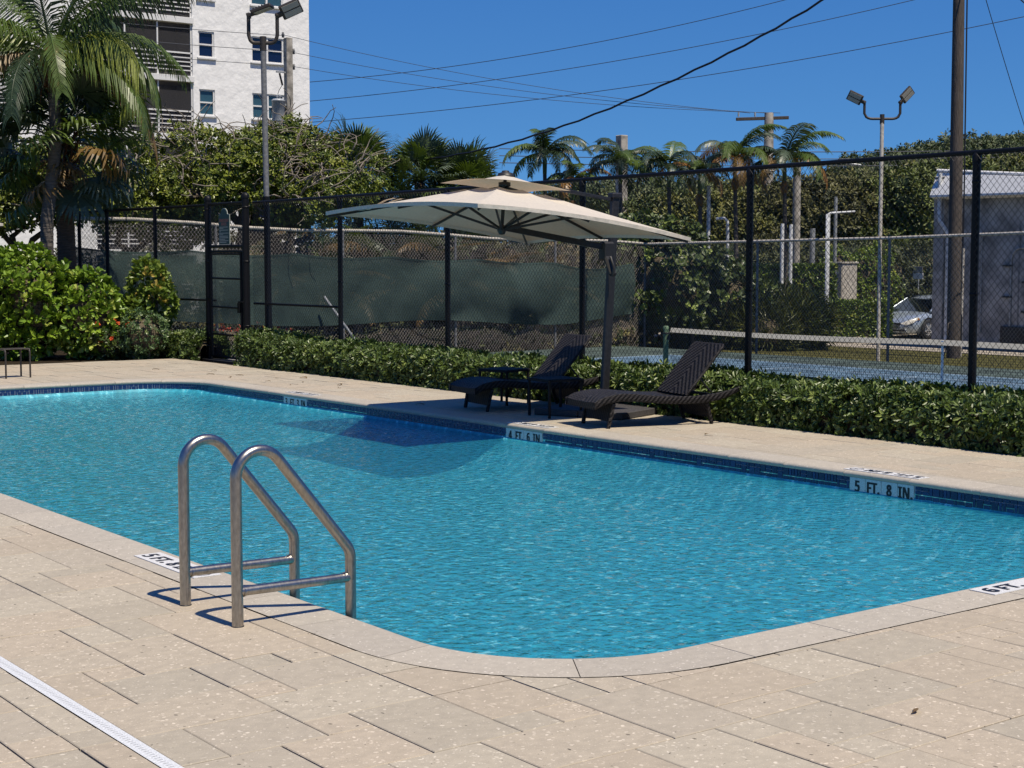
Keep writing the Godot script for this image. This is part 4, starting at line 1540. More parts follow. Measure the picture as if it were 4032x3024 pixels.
func build_umbrella() -> void:
	var c := Vector3(-12.12, 0, -9.03)
	var u := thing("cantilever_umbrella", "large cream square cantilever umbrella with a vented top over the loungers", "umbrella", c, 0, "cream umbrellas")
	# hem corners from the mast pole's centre: the whole canopy leans back
	var s := 1.37
	var hem := {}
	for q in [[1, 1], [1, -1], [-1, -1], [-1, 1]]:
		hem[q] = Vector3(q[0] * 1.305 - 0.065 * (0.5 - q[1] * 0.5), 1.917 + 0.133 * q[1], q[1] * 1.302 - 0.065)
	var apex := Vector3(-0.03, 2.36, -0.05)
	var can := mb(true)
	var keys := [[1, 1], [1, -1], [-1, -1], [-1, 1]]
	var slack := 0.045
	for k in 4:
		var A: Vector3 = hem[keys[k]]
		var B: Vector3 = hem[keys[(k + 1) % 4]]
		var n := 14
		can.set_smooth_group(k + 1)
		var P := func(i: int, j: int, under: float) -> Vector3:
			var v := lerpf(0.22, 1.0, float(j) / n)
			var w := float(i) / n
			var e := A.lerp(B, w)
			# the hem pulls in and lifts between corner and rib
			var mid := (1.0 - pow(absf(w - 0.5) * 2.0, 2.0))
			e = e.lerp(Vector3(apex.x, e.y, apex.z), 0.012 * mid)
			e.y += 0.05 * mid
			var p := apex.lerp(e, v)
			p.y -= slack * sin(PI * v) * (0.4 + 0.6 * absf(sin(w * TAU))) - 0.02 * v
			return p + Vector3.UP * under
		for i in n:
			for j in n:
				quad(can, P.call(i, j, 0), P.call(i, j + 1, 0), P.call(i + 1, j + 1, 0), P.call(i + 1, j, 0))
				quad(can, P.call(i, j, -0.004), P.call(i + 1, j, -0.004), P.call(i + 1, j + 1, -0.004), P.call(i, j + 1, -0.004))
			# the turned hem
			quad(can, P.call(i, n, 0.001), P.call(i, n, -0.035), P.call(i + 1, n, -0.035), P.call(i + 1, n, 0.001))
	var cn := part("canopy", can, M.canvas, u)
	var vent := mb(true)
	var vap := Vector3(-0.04, 2.43, -0.07)
	for k in 4:
		vent.set_smooth_group(k + 1)
		var q1: Array = keys[k]
		var q2: Array = keys[(k + 1) % 4]
		var A := Vector3(q1[0] * 0.46 - 0.03, 2.305 + 0.043 * q1[1], q1[1] * 0.46 - 0.06)
		var B := Vector3(q2[0] * 0.46 - 0.03, 2.305 + 0.043 * q2[1], q2[1] * 0.46 - 0.06)
		for i in 6:
			for j in 5:
				var P := func(a: int, b: int) -> Vector3:
					var p := vap.lerp(A.lerp(B, a / 6.0), b / 5.0)
					p.y += -0.018 * sin(PI * b / 5.0) + 0.02 * (1.0 - pow(absf(a / 6.0 - 0.5) * 2.0, 2.0)) * b / 5.0
					return p
				quad(vent, P.call(i, j), P.call(i, j + 1), P.call(i + 1, j + 1), P.call(i + 1, j))
	part("vent_canopy", vent, M.canvas, u)
	var tie := mb()
	for k in 2:
		var o := Vector3(-0.62 - 0.1 * k, 2.19, 0.75 - 0.15 * k)
		for i in 6:
			var a := o + Vector3(-0.085 * i, 0.03 * sin(i * 1.1) - 0.018 * i, 0.05 * i)
			var b := o + Vector3(-0.085 * (i + 1), 0.03 * sin((i + 1) * 1.1) - 0.018 * (i + 1), 0.05 * (i + 1))
			var sd := Vector3(0.02, 0, 0.03)
			quad(tie, a + sd, b + sd, b - sd, a - sd)
	part("tie_straps", tie, M.canvas, cn)
	var cap := mb(true)
	lathe(cap, vap + Vector3(0, -0.01, 0), [Vector2(0.085, -0.01), Vector2(0.075, 0.02), Vector2(0.04, 0.03), Vector2(0.035, 0.045), Vector2(0, 0.05)], 16)
	part("finial", cap, M.dark_frame, u)
	var hub := Vector3(-0.05, 1.885, -0.03)
	var cr := mb(true)
	tube(cr, [hub, vap], 0.018, 8)
	lathe(cr, hub, [Vector2(0.0, -0.05), Vector2(0.03, -0.045), Vector2(0.045, -0.01), Vector2(0.045, 0.02), Vector2(0.02, 0.05)], 12)
	lathe(cr, apex + Vector3(0, -0.03, 0), [Vector2(0.0, -0.03), Vector2(0.06, -0.02), Vector2(0.06, 0.02), Vector2(0.0, 0.03)], 12)
	part("hub", cr, M.mast, u)
	for k in 8:
		var e: Vector3
		if k % 2 == 0: e = hem[keys[k / 2]]
		else:
			var h1: Vector3 = hem[keys[k / 2]]
			var h2: Vector3 = hem[keys[(k / 2 + 1) % 4]]
			e = (h1 + h2) * 0.5 + Vector3.UP * 0.05
		var down := Vector3.UP * -0.055
		var rb := mb()
		beam(rb, apex + down, apex.lerp(e, 0.985) + down * 0.55, 0.016, 0.026, 0.003)
		part("rib", rb, M.mast, u)
		var sr := mb()
		beam(sr, hub, apex.lerp(e, 0.46) + down * 1.1, 0.018, 0.024, 0.003)
		part("strut", sr, M.mast, u)
	var foot := Vector3(-12.20, 0.05, -10.42) - c
	var head := Vector3(-12.20, 2.25, -10.56) - c
	var ms := mb()
	beam(ms, foot, head, 0.062, 0.095, 0.012)
	part("mast", ms, M.mast, u)
	part("mast_cap", boxes(head + Vector3(0, 0.01, 0), Vector3(0.10, 0.06, 0.13), 0.012), M.mast, u)
	var bm := mb()
	beam(bm, Vector3(-12.19, 1.72, -10.44) - c, hub + Vector3(0, 0.02, -0.04), 0.04, 0.06, 0.006)
	part("boom", bm, M.mast, u)
	var ar := mb()
	beam(ar, head + Vector3(0, -0.03, 0.05), Vector3(-0.03, 2.30, -0.75), 0.025, 0.035, 0.004)
	part("upper_arm", ar, M.mast, u)
	var bk := mb()
	box(bk, Vector3(-12.19, 1.68, -10.44) - c, Vector3(0.10, 0.20, 0.16), Basis(), 0.02)
	box(bk, Vector3(-12.13, 1.56, -10.42) - c, Vector3(0.05, 0.30, 0.09), Basis(Vector3.BACK, 0.5), 0.015)
	part("bracket", bk, M.dark_frame, u)
	part("handle", tubes([Vector3(-12.10, 1.62, -10.42) - c, Vector3(-12.02, 1.50, -10.40) - c, Vector3(-12.05, 1.42, -10.40) - c], 0.016, 8), M.dark_frame, u)
	# the four paving weights on its cross foot
	var yaw := -0.38
	var fo := Basis(Vector3.UP, -yaw)
	var w := thing("umbrella_base", "low dark base of four weight slabs under the umbrella's mast", "umbrella base", Vector3(-12.05, 0, -10.28), 0.35)
	for x in [-1, 1]:
		for z in [-1, 1]:
			part("weight_slab", boxes(Vector3(x * 0.262, 0.037, z * 0.262), Vector3(0.515, 0.068, 0.515), 0.008), M.weight, w)
	part("cross_foot", boxes(Vector3(0, 0.08, 0), Vector3(0.20, 0.02, 0.20), 0.004), M.dark_frame, w)
	# another one like it stands to the left, only its corner in the picture
	copy(u, "cantilever_umbrella", "cream umbrella at the left edge of the photo, only its corner showing", Vector3(-23.40, 0.06, -6.25), PI)

# ---------------------------------------------------------------- planting
func build_hedge() -> void:
	var lm := [leaf_cluster(8, 0.060, 0.024, 0.55, 1), leaf_cluster(7, 0.055, 0.026, 0.35, 2), leaf_cluster(9, 0.052, 0.022, 0.75, 3)]
	var fn := FastNoiseLite.new()
	fn.seed = 15; fn.frequency = 0.9; fn.fractal_octaves = 3
	for h in [[-21.35, -4.3, "long clipped green hedge along the far side of the deck, in front of the fence", 7000], [-24.1, -22.75, "short piece of clipped hedge left of the gate", 620]]:
		var x0: float = h[0]
		var x1: float = h[1]
		var t := thing("hedge", h[2], "hedge", Vector3(x0, 0, -11.05), 0, "clipped hedges")
		var L := x1 - x0
		var shape := func(u: float, a: float, grow: float) -> Vector3:
			# round the hedge's section: a from 0 at the deck's edge over the top to 1 at the back
			var x := x0 + u
			var n1 := fn.get_noise_2d(x * 1.3, a * 3.0)
			var tall := 0.40 + 0.06 * fn.get_noise_2d(x * 0.6, 50.0) + (0.10 if u < 2.5 and h[3] > 1000 else 0.0) * (1.0 - u / 2.5)
			var wide := 0.36
			var ang := PI * (a * 1.12 - 0.06)
			var zz := cos(ang)
			var yy := sin(ang)
			zz = signf(zz) * pow(absf(zz), 0.45) * wide
			yy = signf(yy) * pow(absf(yy), 0.55) * tall
			var g := grow + 0.12 * n1
			var e := minf(1.0, minf(u, L - u) / 0.18)
			return Vector3(u, maxf(0.0, yy * (1.0 + g) * lerpf(0.8, 1.0, e)), zz * (1.0 + g) * lerpf(0.75, 1.0, e))
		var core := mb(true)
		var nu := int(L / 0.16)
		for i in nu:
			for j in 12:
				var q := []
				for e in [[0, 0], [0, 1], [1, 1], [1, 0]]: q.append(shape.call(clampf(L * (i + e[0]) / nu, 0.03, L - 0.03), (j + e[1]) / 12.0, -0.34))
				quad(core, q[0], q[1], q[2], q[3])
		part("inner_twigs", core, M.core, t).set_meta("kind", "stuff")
		for v in 3:
			var at := []
			var out := []
			for k in int(h[3] * [1.3, 1.0, 0.7][v]):
				# more of them toward the near end, which shows larger
				var f := rng.randf()
				var u := L * f
				var a := pow(rng.randf(), 0.85)
				var p: Vector3 = shape.call(u, a, rng.randf_range(-0.20, 0.08))
				at.append(p)
				out.append(Vector3(rng.randf_range(-0.3, 0.3), maxf(0.15, p.y * 1.4), p.z * 2.2).normalized())
			# shoots that stand up above the cut
			for k in int(L * 9):
				var p: Vector3 = shape.call(rng.randf() * L, rng.randf_range(0.25, 0.95), 0.0)
				at.append(p + Vector3.UP * rng.randf_range(0.01, 0.07)); out.append(Vector3.UP)
			foliage("leaves", t, lm[v], M.leaf_gloss, at, out, Color(0.045, 0.078, 0.015), Color(0.125, 0.18, 0.035), Color(0.20, 0.25, 0.06), 0.75, 1.25)

func build_bushes() -> void:
	var big := leaf_cluster(8, 0.105, 0.066, 0.75, 21, 0.6)
	var mid := leaf_cluster(7, 0.085, 0.05, 0.6, 22, 0.6)
	var small := leaf_cluster(9, 0.05, 0.024, 0.5, 23)
	# the round clusia bush on the left, in three mounds
	shrub("clusia_bush", "big bright green broad-leaved bush at the left end of the terrace", "bush", V(-24.9, 0, -8.9), [[V(-0.9, 0.95, 0.9), V(1.0, 0.98, 1.0)], [V(-0.2, 0.85, 0.0), V(0.85, 0.95, 0.85)], [V(0.3, 0.70, -0.8), V(0.65, 0.75, 0.65)], [V(-1.0, 1.0, 2.2), V(1.1, 0.95, 1.1)]], 4200, big, M.leaf_gloss, Color(0.10, 0.185, 0.014), Color(0.21, 0.31, 0.026), Color(0.36, 0.42, 0.08), 0.7, 1.2)
	shrub("clusia_bush", "slender upright broad-leaved shrub beside the big bush, before the fence", "bush", V(-24.6, 0, -10.55), [[V(0.1, 1.25, -0.2), V(0.30, 0.36, 0.30)], [V(0.25, 0.85, -0.3), V(0.32, 0.40, 0.3)], [V(0.0, 0.55, 0.1), V(0.42, 0.45, 0.4)]], 520, big, M.leaf_gloss, Color(0.09, 0.15, 0.02), Color(0.19, 0.25, 0.035), Color(0.36, 0.28, 0.06), 0.8, 1.15, "", 0.0)
	var ix := shrub("ixora_bush", "low bush with orange-red flowers below the tall green bush", "bush", V(-24.35, 0, -10.0), [[V(0, 0.25, 0), V(0.55, 0.32, 0.55)], [V(-0.2, 0.3, -0.7), V(0.5, 0.34, 0.45)]], 420, mid, M.leaf, Color(0.035, 0.065, 0.015), Color(0.09, 0.12, 0.03), Color(0.2, 0.2, 0.06), 0.7, 1.0)
	var fl := leaf_cluster(10, 0.05, 0.035, 0.5, 33)
	var fa := []
	var fo := []
	for k in 26:
		var c := V(rng.randf_range(-0.1, 0.55), rng.randf_range(0.25, 0.6), rng.randf_range(-0.7, 0.4))
		for q in 3:
			fa.append(c + V(rng.randf_range(-0.04, 0.04), rng.randf_range(-0.03, 0.03), rng.randf_range(-0.04, 0.04)))
			fo.append(V(0.5, 0.8, 0.3))
	foliage("flowers", ix, fl, M.leaf, fa, fo, Color(0.55, 0.07, 0.015), Color(0.60, 0.12, 0.03), Color(0.6, 0.2, 0.06), 0.6, 0.9)
	var ix2 := shrub("ixora_bush", "red-flowered bush seen through the gate's wire", "bush", V(-30.2, -0.6, -15.1), [[V(0, 0.4, 0), V(0.7, 0.42, 0.7)], [V(0.1, 0.35, -1.1), V(0.6, 0.4, 0.7)]], 300, mid, M.leaf, Color(0.035, 0.055, 0.015), Color(0.08, 0.1, 0.03), Color(0.2, 0.2, 0.06), 0.8, 1.1)
	fa = []; fo = []
	for k in 40:
		fa.append(V(rng.randf_range(-0.1, 0.6), rng.randf_range(0.35, 0.85), rng.randf_range(-1.3, 0.6))); fo.append(V(0.5, 0.8, 0.3))
	foliage("flowers", ix2, fl, M.leaf, fa, fo, Color(0.45, 0.06, 0.03), Color(0.50, 0.10, 0.05), Color(0.5, 0.2, 0.1), 0.9, 1.4)
	shrub("low_bush", "small-leaved green bush between the flowers and the short hedge", "bush", V(-23.75, 0, -10.35), [[V(0, 0.36, 0), V(0.42, 0.42, 0.42)]], 420, small, M.leaf, Color(0.04, 0.085, 0.025), Color(0.10, 0.16, 0.05), Color(0.2, 0.26, 0.08), 0.9, 1.3)
	shrub("weeds", "low dark weeds along the foot of the court fence under the windscreen", "weeds", V(-29.9, -0.62, -21.5), [[V(-0.2, 0.25, 4.5), V(0.5, 0.4, 1.3)], [V(0, 0.3, 2.2), V(0.5, 0.5, 1.3)], [V(-0.1, 0.25, 0.0), V(0.5, 0.45, 1.3)], [V(-0.1, 0.3, -2.2), V(0.5, 0.5, 1.3)], [V(-0.2, 0.3, -4.4), V(0.6, 0.55, 1.3)]], 900, mid, M.leaf_dull, Color(0.04, 0.055, 0.018), Color(0.10, 0.12, 0.03), Color(0.2, 0.18, 0.06), 0.8, 1.3)
	# beyond the court, right of the umbrella's mast
	var sg := leaf_cluster(7, 0.20, 0.16, 0.6, 24, 0.6)
	shrub("sea_grape_bush", "tall dark round-leaved bush beyond the court, right of the umbrella mast", "bush", V(-30.1, -0.6, -27.9), [[V(0, 1.6, 0), V(1.7, 1.7, 1.5)], [V(0.9, 1.0, -1.2), V(1.4, 1.2, 1.3)], [V(-0.8, 2.4, 0.5), V(1.2, 1.0, 1.1)]], 1500, sg, M.leaf, Color(0.035, 0.055, 0.012), Color(0.09, 0.125, 0.025), Color(0.26, 0.32, 0.07), 0.6, 1.0)
	var ar := leaf_cluster(12, 0.42, 0.030, 0.9, 25, 0.5)
	shrub("areca_clump", "feathery yellow-green palm clump at the court's far corner, left of the parked car", "bush", V(-28.2, -0.6, -30.7), [[V(0, 0.55, 0), V(0.9, 0.7, 0.9)], [V(0.3, 0.4, 0.5), V(0.7, 0.6, 0.7)]], 520, ar, M.leaf, Color(0.03, 0.05, 0.01), Color(0.11, 0.125, 0.02), Color(0.18, 0.17, 0.03), 0.7, 1.2)
	shrub("areca_clump", "feathery dark palm clump under the fence rail, right of the sea grape bush", "bush", V(-28.7, -0.6, -29.3), [[V(0, 0.6, 0), V(0.9, 0.9, 0.9)], [V(0.9, 0.3, 0.2), V(0.8, 0.6, 0.7)]], 480, ar, M.leaf, Color(0.04, 0.055, 0.015), Color(0.09, 0.10, 0.02), Color(0.15, 0.16, 0.03), 0.7, 1.2)
	# the clipped block hedges by the car park
	for b in [[-33.3, -35.6, 3.4, 1.1, 2.15, "tall clipped hedge block left of the round bush by the car park"], [-31.3, -35.7, 3.6, 1.0, 1.05, "lower clipped hedge in front of the car park, left of the car"]]:
		var t := thing("hedge", b[5], "hedge", V(b[0], -0.65, b[1]), 0.95, "car park hedges")
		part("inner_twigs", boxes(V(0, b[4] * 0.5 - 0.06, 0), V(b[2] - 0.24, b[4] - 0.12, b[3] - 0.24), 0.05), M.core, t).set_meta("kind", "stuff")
		var at := []
		var out := []
		for k in 2600:
			var n: Vector3 = [V(0, 1, 0), V(0, 0, 1), V(0, 0, -1), V(1, 0, 0), V(-1, 0, 0)][[0, 0, 1, 1, 1, 2, 3, 4][rng.randi() % 8]]
			var p := V(rng.randf_range(-0.5, 0.5) * b[2], rng.randf() * b[4], rng.randf_range(-0.5, 0.5) * b[3])
			if n.y > 0: p.y = b[4]
			elif n.x != 0: p.x = n.x * b[2] * 0.5
			else: p.z = n.z * b[3] * 0.5
			at.append(p - n * rng.randf_range(0, 0.12)); out.append(n)
		foliage("leaves", t, mid, M.leaf, at, out, Color(0.075, 0.125, 0.016), Color(0.17, 0.23, 0.03), Color(0.28, 0.30, 0.05), 0.8, 1.3)
	shrub("round_bush", "rounded bright green bush beside the silver-blue car", "bush", V(-33.3, -0.8, -39.9), [[V(0, 1.5, 0), V(1.0, 1.5, 1.0)], [V(-0.7, 1.7, 0.5), V(0.9, 1.2, 0.9)]], 2200, mid, M.leaf, Color(0.085, 0.14, 0.015), Color(0.20, 0.27, 0.03), Color(0.30, 0.34, 0.05), 0.8, 1.3)

func build_palms() -> void:
	# the coconut palm at the left
	var base := V(-26.49, -0.1, -9.72)
	var crown := V(-26.38, 5.12, -9.87)
	var t := thing("coconut_palm", "tall leaning coconut palm with drooping fronds, in front of the white building", "palm tree", base)
	var c := crown - base
	part("trunk", ringed_trunk([Vector3.ZERO, V(0.0, 1.2, 0.0), V(0.02, 2.4, -0.02), V(0.12, 3.8, -0.18), c + V(0, -0.2, 0)], 0.125, 0.098, 0.085), M.palm_bark, t)
	var fb := mb(true)
	lathe(fb, c + V(0, -0.45, 0), [Vector2(0.10, -0.15), Vector2(0.19, 0.05), Vector2(0.24, 0.3), Vector2(0.20, 0.55), Vector2(0.06, 0.75)], 14)
	for k in 40:
		var a := rng.randf() * TAU
		var p := c + V(cos(a) * 0.2, rng.randf_range(-0.45, 0.2), sin(a) * 0.2)
		tube(fb, [p, p + V(cos(a) * 0.12, -0.12, sin(a) * 0.12), p + V(cos(a) * 0.16, -0.35, sin(a) * 0.16)], [0.018, 0.014, 0.004], 4)
	part("crown_fibre", fb, M.fibre, t)
	var nuts := mb(true)
	for k in 14:
		var p := c + V(0.22 + rng.randf_range(-0.1, 0.1), -0.05 + rng.randf_range(-0.14, 0.14), -0.12 + rng.randf_range(-0.14, 0.14))
		lathe(nuts, p, [Vector2(0, -0.045), Vector2(0.035, -0.03), Vector2(0.045, 0), Vector2(0.03, 0.035), Vector2(0, 0.045)], 8)
	part("young_coconuts", nuts, M.stem_yellow, t)
	# [yaw in degrees, rise, bend, length, leaflet length, hang, material]
	var fr := [
		[-48, 48, 190, 2.45, 0.92, 0.85, "frond_lime"], [-58, 30, 150, 2.6, 0.85, 0.6, "frond_green"], [-66, -10, 85, 2.6, 0.80, 0.4, "frond_brown"], [-42, 6, 100, 2.3, 0.8, 0.55, "frond_green"], [-60, 62, 80, 3.1, 0.80, 0.6, "frond_green"],
		[-58, 50, 62, 3.3, 0.75, 0.5, "frond_dark"], [-25, 66, 60, 2.8, 0.7, 0.35, "frond_green"], [40, 82, 40, 2.8, 0.65, 0.2, "frond_dark"], [120, 70, 60, 2.8, 0.75, 0.35, "frond_green"],
		[128, 46, 110, 3.0, 0.90, 0.7, "frond_lime"], [134, 30, 130, 2.7, 0.85, 0.7, "frond_lime"], [140, 12, 95, 2.6, 0.8, 0.55, "frond_green"], [112, 24, 110, 2.5, 0.8, 0.55, "frond_green"], [20, 30, 120, 2.4, 0.8, 0.6, "frond_green"], [65, 40, 110, 2.5, 0.8, 0.5, "frond_green"], [44, 8, 95, 2.2, 0.75, 0.5, "frond_dark"],
		[90, 5, 80, 2.2, 0.7, 0.4, "frond_brown"], [-90, 40, 100, 2.6, 0.75, 0.5, "frond_green"], [-130, 50, 80, 2.6, 0.75, 0.4, "frond_green"], [180, 60, 80, 2.7, 0.75, 0.4, "frond_green"], [-100, 10, 90, 2.3, 0.7, 0.4, "frond_brown"], [210, 25, 90, 2.5, 0.8, 0.5, "frond_green"], [-75, 75, 50, 2.7, 0.7, 0.3, "frond_dark"]]
	var i := 0
	for f in fr:
		var m := frond_mesh(f[3] * 1.1, deg_to_rad(f[1]), deg_to_rad(f[2]), f[4] * 1.12, 84, f[5], 100 + i, 0.030)
		var o := part("frond", m, M[f[6]], t)
		aim(o, c + V(0, 0.05, 0), deg_to_rad(f[0]), 0, rng.randf_range(-0.25, 0.25))
		i += 1
	# the stout palm with a reddish trunk behind it
	var sb := V(-27.26, -0.1, -10.36)
	var s := thing("cabbage_palm", "stout palm with a reddish ringed trunk just right of the coconut palm", "palm tree", sb)
	part("trunk", ringed_trunk([Vector3.ZERO, V(0.02, 1.5, -0.02), V(0.0, 3.5, 0.0)], 0.18, 0.155, 0.06), M.palm_red, s)
	var boots := mb(true)
	for k in 34:
		var a := k * 2.4
		var y := 3.15 + k * 0.022
		tube(boots, [V(cos(a) * 0.13, y, sin(a) * 0.13), V(cos(a) * 0.25, y + 0.16, sin(a) * 0.25), V(cos(a) * 0.30, y + 0.34, sin(a) * 0.30)], [0.035, 0.028, 0.010], 5)
	part("leaf_boots", boots, M.fibre, s)
	var fans := [fan_mesh(0.95, 0.78, 36, 0.6, 1), fan_mesh(1.1, 0.74, 34, 1.0, 2), fan_mesh(0.8, 0.76, 36, 0.4, 3)]
	for k in 46:
		var up := lerpf(-0.85, 1.25, pow(k / 45.0, 0.8))
		var o := part("fan_leaf", fans[k % 3], M[["frond_blue", "frond_green", "frond_blue", "frond_brown" if k < 14 else "frond_green", "frond_dark"][k % 5]], s)
		aim(o, V(0, 3.75 + 0.2 * k / 45.0, 0), k * 2.4, up, rng.randf_range(-0.5, 0.5), rng.randf_range(0.9, 1.15))
	# the three fan palms behind the umbrella, and more leaning crowns between them
	var fan2 := [fan_mesh(0.75, 0.66, 38, 0.12, 11), fan_mesh(0.65, 0.62, 36, 0.35, 12)]
	var lab := ["round-crowned fan palm nearest the white building, behind the fence", "middle fan palm of the three left of the umbrella's top", "fan palm just left of the umbrella's peak, its crown pale and round"]
	var sp := [V(-38.3, -0.66, -23.3), V(-37.3, -0.66, -24.8), V(-36.6, -0.66, -25.9)]
	for p in 3:
		var y: float = [4.95, 4.75, 4.55][p]
		var f := thing("fan_palm", lab[p], "palm tree", sp[p], 0, "fan palms left of the umbrella")
		part("trunk", ringed_trunk([Vector3.ZERO, V(0.1, 2.0, 0.0), V(0.0, y - 0.2, 0.0)], 0.17, 0.14, 0.12), M.palm_bark, f)
		for k in 58:
			var up := lerpf(-0.9, 1.4, k / 57.0)
			var o := part("fan_leaf", fan2[k % 2], M[["frond_green", "frond_blue", "frond_dark", "frond_green", "frond_blue", "frond_brown" if k < 16 else "frond_green"][k % 6]], f)
			aim(o, V(0, y - 0.1, 0), k * 2.4 + p, up, rng.randf_range(-0.6, 0.6), rng.randf_range(0.85, 1.15) * [1.15, 1.05, 0.98][p])
	# bushy feather palms below them
	var fe := [frond_mesh(2.0, 1.2, 0.9, 0.5, 34, 0.15, 61, 0.035), frond_mesh(1.7, 0.9, 1.3, 0.48, 30, 0.3, 62, 0.035), frond_mesh(2.2, 1.35, 0.7, 0.5, 34, 0.1, 63, 0.035)]
	var cl := [[V(-37.9, -0.66, -22.0), 1.05, "feather palm clump under the fan palm nearest the building"], [V(-37.3, -0.66, -23.9), 1.25, "feather palm clump between the two left fan palms"], [V(-36.0, -0.66, -25.2), 1.15, "feather palm clump left of the umbrella, lowest of the palms there"], [V(-35.4, -0.66, -27.6), 0.95, "feather palm clump behind the umbrella canopy"]]
	for q in cl:
		var f := thing("feather_palm", q[2], "palm tree", q[0], rng.randf() * 6.0, "feather palm clumps behind the court")
		for k in 4: part("trunk", ringed_trunk([V(cos(k * 1.6) * 0.12, 0, sin(k * 1.6) * 0.12), V(cos(k * 1.6) * 0.22, 1.2, sin(k * 1.6) * 0.22), V(cos(k * 1.6) * 0.45, 2.5, sin(k * 1.6) * 0.45)], 0.055, 0.04, 0.12), M.palm_bark, f)
		for k in 34:
			var o := part("frond", fe[k % 3], M[["frond_green", "frond_dark", "frond_green", "frond_dark", "frond_brown", "frond_blue"][k % 6] if k > 8 else "frond_brown"], f)
			var st := k % 4
			aim(o, V(cos(st * 1.6) * 0.4, 1.4 + 1.5 * k / 34.0, sin(st * 1.6) * 0.4), k * 2.4, -0.9 + 1.1 * k / 34.0, rng.randf_range(-0.4, 0.4), rng.randf_range(0.7, 1.0) * q[1])
	# the row of slim palms along the far side of the road
	var ad := [frond_mesh(1.5, 1.0, 2.0, 0.46, 50, 0.30, 71, 0.034, 0.75), frond_mesh(1.35, 0.7, 1.9, 0.44, 48, 0.35, 72, 0.034, 0.75), frond_mesh(1.6, 1.35, 1.7, 0.46, 52, 0.2, 73, 0.034, 0.75)]
	var row := [[-37.23, -29.37, 5.05, 1.05, "slim palm right of the umbrella's peak, first and tallest crown of the row", 0], [-36.5, -29.9, 4.25, 0.8, "slim palm with a yellowing frond, second of the row from the umbrella", 3], [-35.82, -31.22, 4.75, 1.0, "slim dark palm in front of the bare pole top, third of the row", 0], [-34.91, -32.41, 4.65, 1.0, "slim dark palm left of the three browning palms, fourth of the row", 0], [-34.33, -33.16, 4.45, 0.85, "small slim palm with orange-brown lower fronds, fifth of the row", 4], [-33.75, -34.1, 4.95, 1.2, "big slim palm with hanging orange-brown fruit stalks left of the concrete pole", 5], [-32.79, -35.27, 4.85, 1.2, "big slim palm right of the concrete pole, last of the row", 2]]
	for p in row.size():
		var q: Array = row[p]
		var f := thing("slim_palm", q[4], "palm tree", V(q[0], -0.66, q[1]), 0, "slim palms in a row beyond the court")
		var y: float = q[2] + 0.66 - 0.75
		part("trunk", ringed_trunk([Vector3.ZERO, V(0.06, 2.0, -0.05), V(0, y, 0)], 0.085, 0.06, 0.10), M.palm_bark, f)
		part("crownshaft", tubes([V(0, y, 0), V(0, y + 0.35, 0), V(0, y + 0.7, 0)], [0.062, 0.07, 0.03], 10), M.frond_green, f)
		var nf := 14 if p != 1 else 11
		for k in nf:
			var o := part("frond", ad[k % 3], M[["frond_dark", "frond_green", "frond_blue", "frond_dark", "frond_green"][(k + p) % 5] if k >= q[5] else ["frond_orange", "frond_brown"][k % 2]], f)
			aim(o, V(0, y + 0.62, 0), k * 2.4 + p * 0.9, -0.65 + 0.75 * k / nf, rng.randf_range(-0.35, 0.35), q[3] * rng.randf_range(0.85, 1.1))
		if q[5] >= 2:
			for k in 7:
				var o := part("fruit_stalk", ad[1], M.frond_orange if k % 2 else M.frond_brown, f)
				aim(o, V(0, y + 0.05, 0), k * 0.95, -1.5, 0, 0.42)

